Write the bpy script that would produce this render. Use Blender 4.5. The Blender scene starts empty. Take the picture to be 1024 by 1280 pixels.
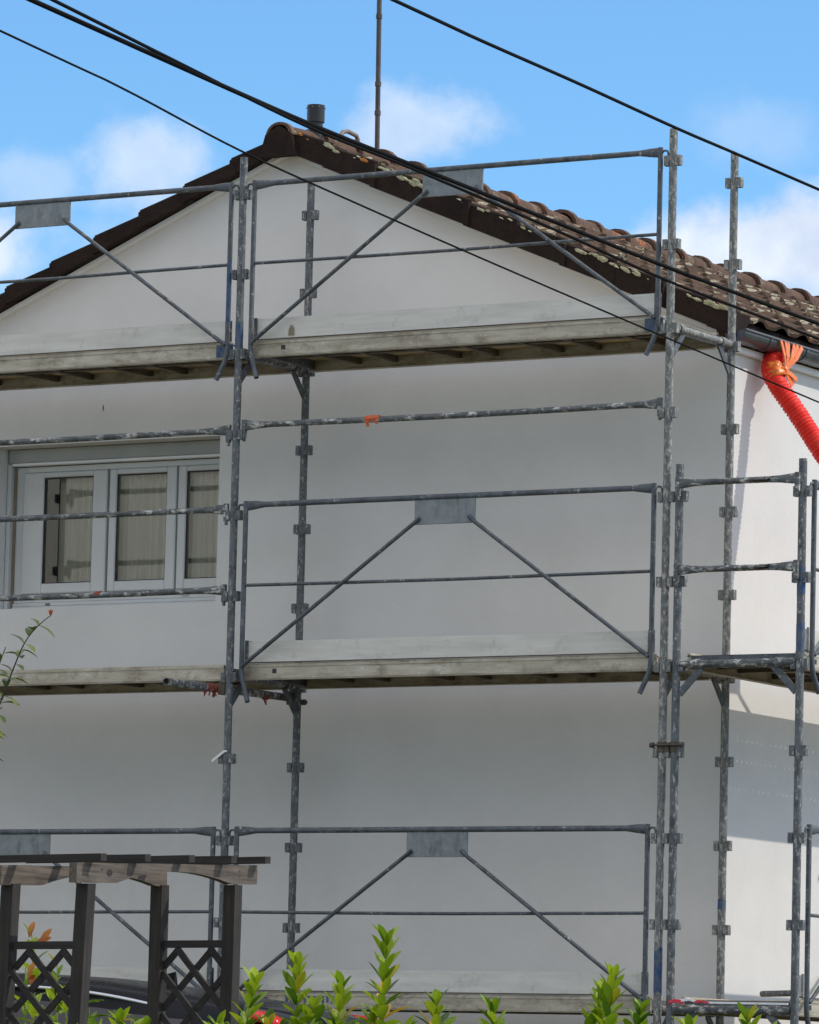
import bpy, math, random
from mathutils import Vector, Matrix, noise as mnoise
random.seed(7)
PI = math.pi
scene = bpy.context.scene
COL = scene.collection
GZ = -1.45            # level of the yard in front of the house

# ------------------------------------------------------------------ materials
def mat(name):
    m = bpy.data.materials.new(name); m.use_nodes = True
    nt = m.node_tree; b = nt.nodes['Principled BSDF']
    return m, nt, b
def N(nt, t, **k):
    n = nt.nodes.new(t)
    for a, v in k.items():
        if a in n.inputs: n.inputs[a].default_value = v
        else: setattr(n, a, v)
    return n
def pos(nt, sc=(1, 1, 1)):
    g = nt.nodes.new('ShaderNodeNewGeometry')
    mp = nt.nodes.new('ShaderNodeMapping'); mp.inputs['Scale'].default_value = sc
    nt.links.new(g.outputs['Position'], mp.inputs['Vector'])
    return mp.outputs['Vector']
def noise(nt, vec, scale, detail=4, rough=.6):
    n = nt.nodes.new('ShaderNodeTexNoise')
    n.inputs['Scale'].default_value = scale; n.inputs['Detail'].default_value = detail
    n.inputs['Roughness'].default_value = rough
    nt.links.new(vec, n.inputs['Vector']); return n.outputs['Fac']
def ramp(nt, fac, stops, interp='LINEAR'):
    r = nt.nodes.new('ShaderNodeValToRGB'); cr = r.color_ramp; cr.interpolation = interp
    while len(cr.elements) < len(stops): cr.elements.new(.5)
    for e, (p, c) in zip(cr.elements, stops):
        e.position = p
        e.color = (c, c, c, 1) if isinstance(c, (int, float)) else (*c, 1)
    nt.links.new(fac, r.inputs['Fac']); return r.outputs['Color']
def mix(nt, fac, a, b, mode='MIX'):
    n = nt.nodes.new('ShaderNodeMix'); n.data_type = 'RGBA'; n.blend_type = mode
    for s, v in ((n.inputs[0], fac), (n.inputs[6], a), (n.inputs[7], b)):
        if hasattr(v, 'links'): nt.links.new(v, s)
        elif isinstance(v, (int, float)): s.default_value = v
        else: s.default_value = (*v, 1)
    return n.outputs[2]
def bump(nt, b, h, strength=.3, dist=.01):
    n = nt.nodes.new('ShaderNodeBump'); n.inputs['Strength'].default_value = strength
    n.inputs['Distance'].default_value = dist
    nt.links.new(h, n.inputs['Height']); nt.links.new(n.outputs['Normal'], b.inputs['Normal'])

def m_render():
    m, nt, b = mat('white_render')
    v = pos(nt)
    n1 = noise(nt, v, 1.6, 8, .68); n2 = noise(nt, pos(nt, (3, 3, .5)), 1.3, 5); n3 = noise(nt, v, 90, 3)
    c = ramp(nt, n1, [(.28, (.655, .645, .625)), (.62, (.712, .702, .682))])
    c = mix(nt, ramp(nt, n2, [(.60, 0.0), (.8, .14)]), c, (.60, .59, .56))
    nt.links.new(c, b.inputs['Base Color']); b.inputs['Roughness'].default_value = .95
    b.inputs['Specular IOR Level'].default_value = .15
    n4 = noise(nt, v, 7, 5, .6)
    hs = nt.nodes.new('ShaderNodeMath'); hs.operation = 'MULTIPLY_ADD'; nt.links.new(n4, hs.inputs[0]); hs.inputs[1].default_value = 1.2; nt.links.new(n3, hs.inputs[2])
    bump(nt, b, hs.outputs[0], .35, .004); return m
def m_steel(name, lo, hi, splat, thr, metallic=.25, rust=.0, grain=(45, 45, 15)):
    m, nt, b = mat(name)
    v = pos(nt)
    base = ramp(nt, noise(nt, v, 14, 5, .7), [(.3, lo), (.7, hi)])
    drips = noise(nt, pos(nt, grain), 1.0, 7, .78)
    c = mix(nt, ramp(nt, drips, [(thr, 0.0), (thr + .07, .9)]), base, splat)
    grime = noise(nt, pos(nt, (9, 9, 4)), 1.0, 4, .7)
    c = mix(nt, ramp(nt, grime, [(.55, 0.0), (.72, .7)]), c, tuple(x * .45 for x in lo))
    if rust:
        rn = noise(nt, pos(nt, (5, 5, 2.1)), 1.0, 5, .7)
        c = mix(nt, ramp(nt, rn, [(.62, 0.0), (.75, rust)]), c, (.16, .10, .055))
    nt.links.new(c, b.inputs['Base Color']); b.inputs['Metallic'].default_value = metallic
    nt.links.new(ramp(nt, drips, [(.3, .42), (.7, .8)]), b.inputs['Roughness'])
    bump(nt, b, drips, .35, .003); return m
def m_board():
    m, nt, b = mat('weathered_toe_board')
    v = pos(nt, (.9, .9, 8)); n1 = noise(nt, v, 2.0, 6, .65); n2 = noise(nt, pos(nt), 11, 5, .7)
    c = ramp(nt, n1, [(.3, (.54, .525, .475)), (.7, (.73, .71, .65))])
    c = mix(nt, ramp(nt, n2, [(.55, 0.0), (.75, .42)]), c, (.30, .28, .24))
    scr = noise(nt, pos(nt, (22, 22, 5)), 1.0, 3, .6)
    c = mix(nt, ramp(nt, scr, [(.67, 0.0), (.72, .55)]), c, (.72, .71, .68))
    nt.links.new(c, b.inputs['Base Color']); b.inputs['Roughness'].default_value = .7
    bump(nt, b, n2, .15, .004); return m
def m_beam():
    m, nt, b = mat('grimy_deck_beam')
    n1 = noise(nt, pos(nt, (2.5, 2.5, 14)), 1.0, 6, .7); n2 = noise(nt, pos(nt, (7, 7, 10)), 1.0, 5, .75)
    c = ramp(nt, n1, [(.3, (.28, .245, .18)), (.55, (.48, .44, .35)), (.75, (.62, .59, .51))])
    c = mix(nt, ramp(nt, n2, [(.50, 0.0), (.68, .6)]), c, (.16, .12, .075))
    c = mix(nt, ramp(nt, noise(nt, pos(nt, (18, 18, 40)), 1.0, 4, .7), [(.60, 0.0), (.68, .7)]), c, (.62, .61, .58))
    nt.links.new(c, b.inputs['Base Color']); b.inputs['Roughness'].default_value = .6
    b.inputs['Metallic'].default_value = .15
    bump(nt, b, n2, .2, .004); return m
def m_plain(name, col, rough=.6, var=.25, scale=8, metallic=0, spec=None, bmp=0):
    m, nt, b = mat(name)
    n1 = noise(nt, pos(nt), scale, 5, .65)
    c = ramp(nt, n1, [(.3, tuple(x * (1 - var) for x in col)), (.7, tuple(min(1, x * (1 + var)) for x in col))])
    nt.links.new(c, b.inputs['Base Color']); b.inputs['Roughness'].default_value = rough
    b.inputs['Metallic'].default_value = metallic
    if spec is not None: b.inputs['Specular IOR Level'].default_value = spec
    if bmp: bump(nt, b, n1, bmp, .01)
    return m
def m_tile(name, lo, hi, lichen=True, amount=1.0):
    m, nt, b = mat(name)
    v = pos(nt)
    c = ramp(nt, noise(nt, v, 3.5, 6, .7), [(.3, lo), (.7, hi)])
    c = mix(nt, ramp(nt, noise(nt, v, 26, 4, .7), [(.5, 0.0), (.75, .7)]), c, tuple(x * .4 for x in lo))
    if lichen:
        # ring-shaped pale lichen spots with broken edges
        dn = nt.nodes.new('ShaderNodeTexNoise'); dn.inputs['Scale'].default_value = 24
        nt.links.new(v, dn.inputs['Vector'])
        vv = mix(nt, .05, v, dn.outputs['Color'], 'ADD')
        vo = nt.nodes.new('ShaderNodeTexVoronoi'); vo.inputs['Scale'].default_value = 11
        nt.links.new(vv, vo.inputs['Vector'])
        ring = ramp(nt, vo.outputs['Distance'], [(.0, .45), (.2, .6), (.30, 1.0), (.40, .0)])
        pick = ramp(nt, vo.outputs['Color'], [(.36, 0.0), (.44, 1.0)])
        patch = ramp(nt, noise(nt, v, 2.2, 3), [(.36, 0.0), (.5, amount)])
        f = mix(nt, 1.0, mix(nt, 1.0, ring, pick, 'MULTIPLY'), patch, 'MULTIPLY')
        f = mix(nt, 1.0, f, ramp(nt, noise(nt, v, 70, 3, .7), [(.38, .1), (.5, 1.0)]), 'MULTIPLY')
        c = mix(nt, f, c, (.50, .47, .34))
        vo2 = nt.nodes.new('ShaderNodeTexVoronoi'); vo2.inputs['Scale'].default_value = 3.3
        nt.links.new(vv, vo2.inputs['Vector'])
        o = mix(nt, 1.0, ramp(nt, vo2.outputs['Distance'], [(.2, 1.0), (.3, .0)]),
                ramp(nt, vo2.outputs['Color'], [(.60, 0.0), (.66, 1.0)]), 'MULTIPLY')
        o = mix(nt, 1.0, o, ramp(nt, noise(nt, v, 40, 3, .7), [(.48, 0), (.55, .9)]), 'MULTIPLY')
        c = mix(nt, o, c, (.45, .14, .03))
    nt.links.new(c, b.inputs['Base Color']); b.inputs['Roughness'].default_value = .9
    b.inputs['Specular IOR Level'].default_value = .2
    bump(nt, b, noise(nt, v, 45, 5, .7), .6, .008); return m
def m_wood(name, lo, hi, axis):
    m, nt, b = mat(name)
    sc = {'x': (2, 45, 45), 'y': (45, 2, 45), 'z': (45, 45, 2)}[axis]
    n1 = noise(nt, pos(nt, sc), 1.0, 6, .65)
    c = ramp(nt, n1, [(.3, lo), (.7, hi)])
    c = mix(nt, ramp(nt, noise(nt, pos(nt), 5, 4), [(.5, 0.0), (.7, .5)]), c, tuple(x * .6 for x in lo))
    nt.links.new(c, b.inputs['Base Color']); b.inputs['Roughness'].default_value = .8
    bump(nt, b, n1, .4, .004); return m
def m_leaf(name, stops):
    m, nt, b = mat(name)
    o = nt.nodes.new('ShaderNodeNewGeometry')
    c = ramp(nt, o.outputs['Random Per Island'], stops)
    c = mix(nt, .25, c, ramp(nt, noise(nt, pos(nt), 60, 3), [(.3, 0.02), (.7, .3)]), 'SOFT_LIGHT')
    nt.links.new(c, b.inputs['Base Color']); b.inputs['Roughness'].default_value = .32
    b.inputs['Specular IOR Level'].default_value = .5
    t = nt.nodes.new('ShaderNodeBsdfTranslucent'); nt.links.new(c, t.inputs['Color'])
    mx = nt.nodes.new('ShaderNodeMixShader'); mx.inputs[0].default_value = .4
    nt.links.new(b.outputs[0], mx.inputs[1]); nt.links.new(t.outputs[0], mx.inputs[2])
    nt.links.new(mx.outputs[0], nt.nodes['Material Output'].inputs['Surface']); return m
def m_glass():
    m, nt, b = mat('window_glass')
    t = N(nt, 'ShaderNodeBsdfTransparent'); g = N(nt, 'ShaderNodeBsdfGlossy')
    t.inputs['Color'].default_value = (.94, .95, .93, 1); g.inputs['Roughness'].default_value = .02
    f = N(nt, 'ShaderNodeFresnel'); f.inputs['IOR'].default_value = 2.1
    mx = N(nt, 'ShaderNodeMixShader')
    nt.links.new(f.outputs[0], mx.inputs[0]); nt.links.new(t.outputs[0], mx.inputs[1]); nt.links.new(g.outputs[0], mx.inputs[2])
    nt.links.new(mx.outputs[0], nt.nodes['Material Output'].inputs['Surface']); return m
def m_curtain():
    m, nt, b = mat('sheer_curtain')
    c = ramp(nt, noise(nt, pos(nt, (38, 1, .3)), 1.0, 4, .7), [(.3, (.70, .66, .54)), (.7, (.88, .85, .74))])
    nt.links.new(c, b.inputs['Base Color']); b.inputs['Roughness'].default_value = .9
    return m
def m_hose():
    m, nt, b = mat('red_plastic'); v = pos(nt)
    c = ramp(nt, noise(nt, v, 14, 3), [(.3, (.74, .016, .010)), (.7, (.88, .035, .018))])
    c = mix(nt, ramp(nt, noise(nt, v, 55, 4, .8), [(.58, 0), (.70, .5)]), c, (.62, .25, .20))
    nt.links.new(c, b.inputs['Base Color']); b.inputs['Roughness'].default_value = .5; b.inputs['Specular IOR Level'].default_value = .3
    return m

M = {}
M['render'] = m_render()
M['post'] = m_steel('galvanised_post_steel', (.058, .066, .072), (.155, .17, .18), (.50, .485, .44), .545, .2, .7, (60, 60, 26))
M['crusted'] = m_steel('plaster_crusted_steel', (.09, .095, .095), (.20, .205, .20), (.48, .46, .40), .515, .1, .8, (60, 60, 24))
M['tube'] = m_steel('galvanised_rail_steel', (.055, .065, .076), (.135, .152, .166), (.50, .49, .46), .585, .25, .2, (20, 30, 20))
M['messy'] = m_steel('plaster_splashed_steel', (.050, .058, .063), (.14, .15, .155), (.60, .59, .54), .525, .1, .3, (16, 34, 30))
M['plate'] = m_steel('galvanised_sheet', (.17, .195, .205), (.29, .315, .325), (.42, .44, .44), .62, .3, .0, (30, 30, 12))
M['board'] = m_board(); M['beam'] = m_beam()
M['deck'] = m_plain('deck_underside', (.46, .36, .22), .8, .45, 5)
M['rib'] = m_plain('dark_rib_steel', (.09, .072, .05), .7, .3, 10)
m, nt, b = mat('blue_marker_paint')
_c = mix(nt, ramp(nt, noise(nt, pos(nt, (40, 40, 20)), 1.0, 6, .75), [(.42, 0.0), (.55, 1.0)]), (.010, .055, .17), (.09, .115, .14))
nt.links.new(_c, b.inputs['Base Color']); b.inputs['Roughness'].default_value = .6
M['blue'] = m
M['orange'] = m_plain('orange_tape', (.55, .10, .02), .5, .3, 60)
M['darktape'] = m_plain('faded_red_tape', (.30, .045, .02), .7, .5, 50)
M['redwhite'] = m_plain('red_plastic_tape', (.70, .03, .06), .4, .2, 30)
M['whitetape'] = m_plain('white_plastic_tape', (.8, .8, .8), .5, .1, 30)
M['tile'] = m_tile('mossy_roof_tile', (.050, .033, .023), (.130, .080, .052))
M['ridge'] = m_tile('ridge_tile_clay', (.080, .047, .034), (.17, .10, .072), True, .25)
M['verge'] = m_tile('dark_verge_tile', (.016, .010, .008), (.034, .021, .016), False)
M['mortar'] = m_plain('lichen_crust', (.40, .38, .24), .95, .4, 60, bmp=.5)
M['lichen_orange'] = m_plain('orange_lichen', (.42, .15, .03), .95, .5, 50, bmp=.5)
M['trim'] = m_plain('white_trim', (.86, .86, .86), .5, .06, 4)
M['pvc'] = m_plain('pvc_frame', (.60, .61, .60), .38, .05, 3)
M['box'] = m_plain('shutter_box_paint', (.36, .365, .35), .6, .08, 4)
M['seal'] = m_plain('dark_seal', (.03, .03, .03), .6, .2)
M['brownstrip'] = m_plain('brown_guide_strip', (.22, .18, .12), .6, .2)
M['glass'] = m_glass(); M['curtain'] = m_curtain()
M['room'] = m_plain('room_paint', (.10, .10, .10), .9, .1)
M['zinc'] = m_plain('zinc_gutter', (.10, .112, .125), .38, .25, 9, .55)
M['hose'] = m_hose()
M['wrap'] = m_plain('orange_plastic_film', (.95, .19, .02), .25, .3, 40)
M['black'] = m_plain('black_plastic', (.012, .012, .013), .4, .2)
M['cable'] = m_plain('cable_rubber', (.006, .006, .007), .85, .2, spec=.1)
M['mast'] = m_plain('rusty_mast_steel', (.075, .060, .055), .6, .4, 12, .2)
M['grey'] = m_plain('grey_pipe', (.20, .16, .14), .6, .2)
M['w_dark_z'] = m_wood('weathered_wood_upright', (.008, .0065, .0055), (.045, .037, .031), 'z')
M['w_dark_x'] = m_wood('weathered_wood_slat', (.011, .009, .008), (.034, .028, .025), 'x')
M['w_grey_y'] = m_wood('silvered_wood_header', (.040, .030, .023), (.19, .155, .125), 'y')
M['leaf'] = m_leaf('laurel_leaf', [(0, (.06, .14, .012)), (.3, (.20, .33, .016)), (.65, (.38, .50, .025)), (.97, (.36, .44, .03)), (1, (.65, .42, .03))])
M['leaf_y'] = m_leaf('yellow_leaf', [(0, (.62, .40, .03)), (1, (.80, .52, .04))])
M['leaf_o'] = m_leaf('orange_leaf', [(0, (.40, .09, .02)), (1, (.50, .24, .03))])
M['leaf_d'] = m_leaf('small_shrub_leaf', [(0, (.05, .09, .012)), (.6, (.11, .17, .018)), (1, (.20, .25, .03))])
M['stem'] = m_plain('shrub_stem', (.05, .038, .028), .7, .3, 30)
M['stem_g'] = m_plain('green_stem', (.20, .24, .05), .6, .3, 30)
M['chrome'] = m_plain('chrome_trim', (.55, .58, .62), .18, .05, 3, 1)
M['redlens'] = m_plain('red_lamp_lens', (.62, .008, .01), .12, .15, 10)
M['cream'] = m_plain('cream_render', (.70, .66, .57), .9, .06, 2)
M['tyre'] = m_plain('tyre_rubber', (.02, .02, .02), .8, .2)
M['rim'] = m_plain('alloy_rim', (.5, .5, .52), .3, .1, 5, .8)
def m_car():
    m, nt, b = mat('black_car_paint')
    b.inputs['Base Color'].default_value = (.006, .007, .010, 1); b.inputs['Roughness'].default_value = .22
    b.inputs['Coat Weight'].default_value = .0; b.inputs['Specular IOR Level'].default_value = .08; b.inputs['Coat Roughness'].default_value = .04
    n = noise(nt, pos(nt), 30, 3)
    nt.links.new(ramp(nt, n, [(.3, .18), (.7, .34)]), b.inputs['Roughness']); return m
M['car'] = m_car()
M['carglass'] = m_plain('tinted_car_glass', (.010, .013, .022), .06, .2, 3)

# ------------------------------------------------------------------ mesh helpers
class MB:
    def __init__(s): s.v = []; s.f = []; s.sm = []
    def add(s, vs, fs, smooth=False):
        o = len(s.v); s.v += [tuple(v) for v in vs]
        for f in fs: s.f.append([i + o for i in f]); s.sm.append(smooth)
    def box(s, a, b):
        x0, y0, z0 = a; x1, y1, z1 = b
        vs = [(x, y, z) for z in (z0, z1) for y in (y0, y1) for x in (x0, x1)]
        s.add(vs, [(0, 2, 3, 1), (4, 5, 7, 6), (0, 1, 5, 4), (2, 6, 7, 3), (0, 4, 6, 2), (1, 3, 7, 5)])
    def cbox(s, a, b, c=.004):
        """box with chamfered edges"""
        x0, y0, z0 = a; x1, y1, z1 = b
        c = min(c, abs(x1-x0)*.3, abs(y1-y0)*.3, abs(z1-z0)*.3)
        X = (x0, x1); Y = (y0, y1); Z = (z0, z1); idx = {}; vs = []
        for i in (0, 1):
            for j in (0, 1):
                for k in (0, 1):
                    sx, sy, sz = c*(1-2*i), c*(1-2*j), c*(1-2*k)
                    for n, p in enumerate(((X[i], Y[j]+sy, Z[k]+sz), (X[i]+sx, Y[j], Z[k]+sz), (X[i]+sx, Y[j]+sy, Z[k]))):
                        idx[i, j, k, n] = len(vs); vs.append(p)
        f = []
        def q(l, flip):
            f.append(l if not flip else l[::-1])
        for i in (0, 1):
            q([idx[i, 0, 0, 0], idx[i, 0, 1, 0], idx[i, 1, 1, 0], idx[i, 1, 0, 0]], i)
            q([idx[0, i, 0, 1], idx[1, i, 0, 1], idx[1, i, 1, 1], idx[0, i, 1, 1]], i)
            q([idx[0, 0, i, 2], idx[0, 1, i, 2], idx[1, 1, i, 2], idx[1, 0, i, 2]], i)
            for j in (0, 1):
                q([idx[i, j, 0, 0], idx[i, j, 1, 0], idx[i, j, 1, 1], idx[i, j, 0, 1]], (i+j) % 2 == 0)
                q([idx[i, 0, j, 0], idx[i, 1, j, 0], idx[i, 1, j, 2], idx[i, 0, j, 2]], (i+j) % 2 == 1)
                q([idx[0, i, j, 1], idx[1, i, j, 1], idx[1, i, j, 2], idx[0, i, j, 2]], (i+j) % 2 == 0)
                for k in (0, 1):
                    q([idx[i, j, k, 0], idx[i, j, k, 1], idx[i, j, k, 2]], (i+j+k) % 2 == 1)
        s.add(vs, f)
    def bar(s, p, q, w, h, up=(0, 0, 1)):
        """rectangular bar from p to q, w across, h along up"""
        p = Vector(p); q = Vector(q); d = (q-p).normalized(); up = Vector(up)
        a = d.cross(up).normalized()*w/2; b = a.cross(d).normalized()*h/2
        vs = [e + i*a + j*b for e in (p, q) for i, j in ((-1, -1), (1, -1), (1, 1), (-1, 1))]
        s.add(vs, [(0, 1, 2, 3), (7, 6, 5, 4), (0, 4, 5, 1), (1, 5, 6, 2), (2, 6, 7, 3), (3, 7, 4, 0)])
    def tube(s, pts, r, n=12, cap=True, rs=None, hollow=False):
        P = [Vector(p) for p in pts]; T = []
        for i in range(len(P)):
            T.append((P[min(i+1, len(P)-1)] - P[max(i-1, 0)]).normalized())
        up = Vector((0, 0, 1)) if abs(T[0].z) < .9 else Vector((0, 1, 0))
        a = T[0].cross(up).normalized(); vs = []
        for i, (p, t) in enumerate(zip(P, T)):
            a = (a - t*a.dot(t)).normalized(); b = t.cross(a)
            rr = rs[i] if rs else r
            if isinstance(rr, (int, float)): rr = (rr, rr)
            for k in range(n):
                an = 2*PI*k/n; vs.append(p + a*math.cos(an)*rr[0] + b*math.sin(an)*rr[1])
        fs = [(i*n+k, i*n+(k+1) % n, (i+1)*n+(k+1) % n, (i+1)*n+k) for i in range(len(P)-1) for k in range(n)]
        s.add(vs, fs, True)
        if cap:
            m = len(P)-1
            c0 = vs[:n]; c1 = vs[m*n:]
            if hollow:
                for ring, cen, t in ((c0, P[0], T[0]), (c1, P[m], -T[m])):
                    inn = [cen + (Vector(v)-cen)*.82 for v in ring]; dp = [v + t*.05 for v in inn]
                    s.add(list(ring)+inn+dp, [(k, (k+1) % n, n+(k+1) % n, n+k) for k in range(n)] +
                          [(n+k, n+(k+1) % n, 2*n+(k+1) % n, 2*n+k) for k in range(n)] + [tuple(range(2*n, 3*n))])
            else:
                s.add(c0, [tuple(range(n))[::-1]]); s.add(c1, [tuple(range(n))])
    def build(s, name, m, parent=None):
        me = bpy.data.meshes.new(name); me.from_pydata(s.v, [], s.f)
        me.polygons.foreach_set('use_smooth', s.sm); me.materials.append(m); me.update()
        o = bpy.data.objects.new(name, me); COL.objects.link(o); o.parent = parent; return o
def tag(o, label=None, cat=None, group=None, kind=None):
    for k, v in (('label', label), ('category', cat), ('group', group), ('kind', kind)):
        if v: o[k] = v
    return o
def empty(name, loc, label, cat, group=None, rz=0):
    o = bpy.data.objects.new(name, None); COL.objects.link(o); o.location = loc; o.rotation_euler.z = rz
    o.empty_display_size = .2
    return tag(o, label, cat, group)
def copy_tree(o, parent=None):
    c = o.copy(); COL.objects.link(c); c.parent = parent
    for ch in list(o.children): copy_tree(ch, c)
    return c
def part(name, m, parent, fn, *a, **k):
    mb = MB(); getattr(mb, fn)(*a, **k); return mb.build(name, m, parent)

# ------------------------------------------------------------------ ground
def ground_z(x, y):
    t = min(1, max(0, (-10.5 - y)/6.0)); t = t*t*(3-2*t)
    return GZ - .72*t
def make_ground():
    mb = MB(); xs = [-300, -120, -50] + [-20 + i*1.5 for i in range(36)] + [60, 120, 300]
    ys = [-300, -120, -60] + [-32 + i*1.5 for i in range(34)] + [40, 120, 400]
    vs = [(x, y, ground_z(x, y)) for y in ys for x in xs]; n = len(xs)
    mb.add(vs, [(j*n+i, j*n+i+1, (j+1)*n+i+1, (j+1)*n+i) for j in range(len(ys)-1) for i in range(n-1)], True)
    m, nt, b = mat('yard_gravel_and_grass')
    n1 = noise(nt, pos(nt), .5, 5); n2 = noise(nt, pos(nt), 30, 4)
    c = mix(nt, ramp(nt, n1, [(.45, 0.0), (.55, 1.0)]), (.13, .11, .08), (.05, .07, .025))
    c = mix(nt, .5, c, ramp(nt, n2, [(.3, .15), (.7, .75)]), 'OVERLAY')
    nt.links.new(c, b.inputs['Base Color']); b.inputs['Roughness'].default_value = .95
    tag(mb.build('ground', m), kind='structure')
make_ground()

# ------------------------------------------------------------------ the house
WY, WX, WL, AX = 1.05, 2.86, -3.50, -.319
SL = .425
HY = 12.6                                        # far end of the house
def walltop(x): return 5.455 - SL*abs(x-AX)
house = empty('house', (0, 0, 0), 'white rendered gable house with brown tiled roof behind the scaffolding', 'house')
def make_walls():
    mb = MB(); zb = GZ - .1
    xs = [WL, -2.55, -.79, AX, WX]; w0, w1 = 2.585, 3.66
    V = lambda x, z, y=WY: (x, y, z)
    vs = []; 
    def quad(*p): mb.add(p, [tuple(range(len(p)))])
    # one connected front: share vertices by hand
    pts = {}; 
    def vid(x, z, y=WY):
        k = (round(x, 4), round(y, 4), round(z, 4))
        if k not in pts: pts[k] = len(mb.v); mb.v.append((x, y, z))
        return pts[k]
    def F(l, ): mb.f.append([vid(*p) for p in l]); mb.sm.append(False)
    def col(x0, x1, z0, ztop=True, z1=None):
        if ztop: F([(x0, z0), (x1, z0), (x1, walltop(x1)), (x0, walltop(x0))])
        else: F([(x0, z0), (x1, z0), (x1, z1), (x0, z1)])
    for x0, x1 in ((xs[0], xs[1]), (xs[2], xs[3]), (xs[3], xs[4])):
        col(x0, x1, zb, False, w0); col(x0, x1, w0, False, w1); col(x0, x1, w1)
    col(xs[1], xs[2], zb, False, w0); col(xs[1], xs[2], w1)
    d = WY + .21                                # reveals of the window opening
    F([(xs[1], w0), (xs[1], w0, d), (xs[1], w1, d), (xs[1], w1)][::-1])
    F([(xs[2], w0), (xs[2], w0, d), (xs[2], w1, d), (xs[2], w1)])
    F([(xs[1], w1), (xs[1], w1, d), (xs[2], w1, d), (xs[2], w1)][::-1])
    F([(xs[1], w0), (xs[1], w0, d), (xs[2], w0, d), (xs[2], w0)])
    # side and back walls
    ze = walltop(WX)
    for a in ((WX, 1), (WL, -1)):
        x = a[0]; zt = walltop(x)
        l = [(x, zb), (x, zb, HY), (x, w0, HY), (x, w0)]; F(l if a[1] > 0 else l[::-1])
        l = [(x, w0), (x, w0, HY), (x, w1, HY), (x, w1)]; F(l if a[1] > 0 else l[::-1])
        l = [(x, w1), (x, w1, HY), (x, zt, HY), (x, zt)]; F(l if a[1] > 0 else l[::-1])
    F([(WX, zb, HY), (WL, zb, HY), (WL, walltop(WL), HY), (AX, walltop(AX), HY), (WX, ze, HY)])
    wall = mb.build('wall', M['render'], house)
    # trim under the verge
    t = MB()
    for x1 in (WL, WX):
        p = Vector((AX, WY-.012, walltop(AX)+.012)); q = Vector((x1, WY-.012, walltop(x1)+.012))
        t.bar(p + Vector((0, -.012, -.006)), q + Vector((0, -.012, -.010)), .05, .026)
    t.build('verge_trim', M['trim'], house)
    # little stains and screw holes of the fresh render
    rn = MB()
    for x, z in ((-1.70, 3.90),):
        rn.tube([(x, WY-.001, z), (x+.002, WY-.003, z-.035)], .003, 6)
    rn.build('wall_mark', M['seal'], house)
    return wall
make_walls()

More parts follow.
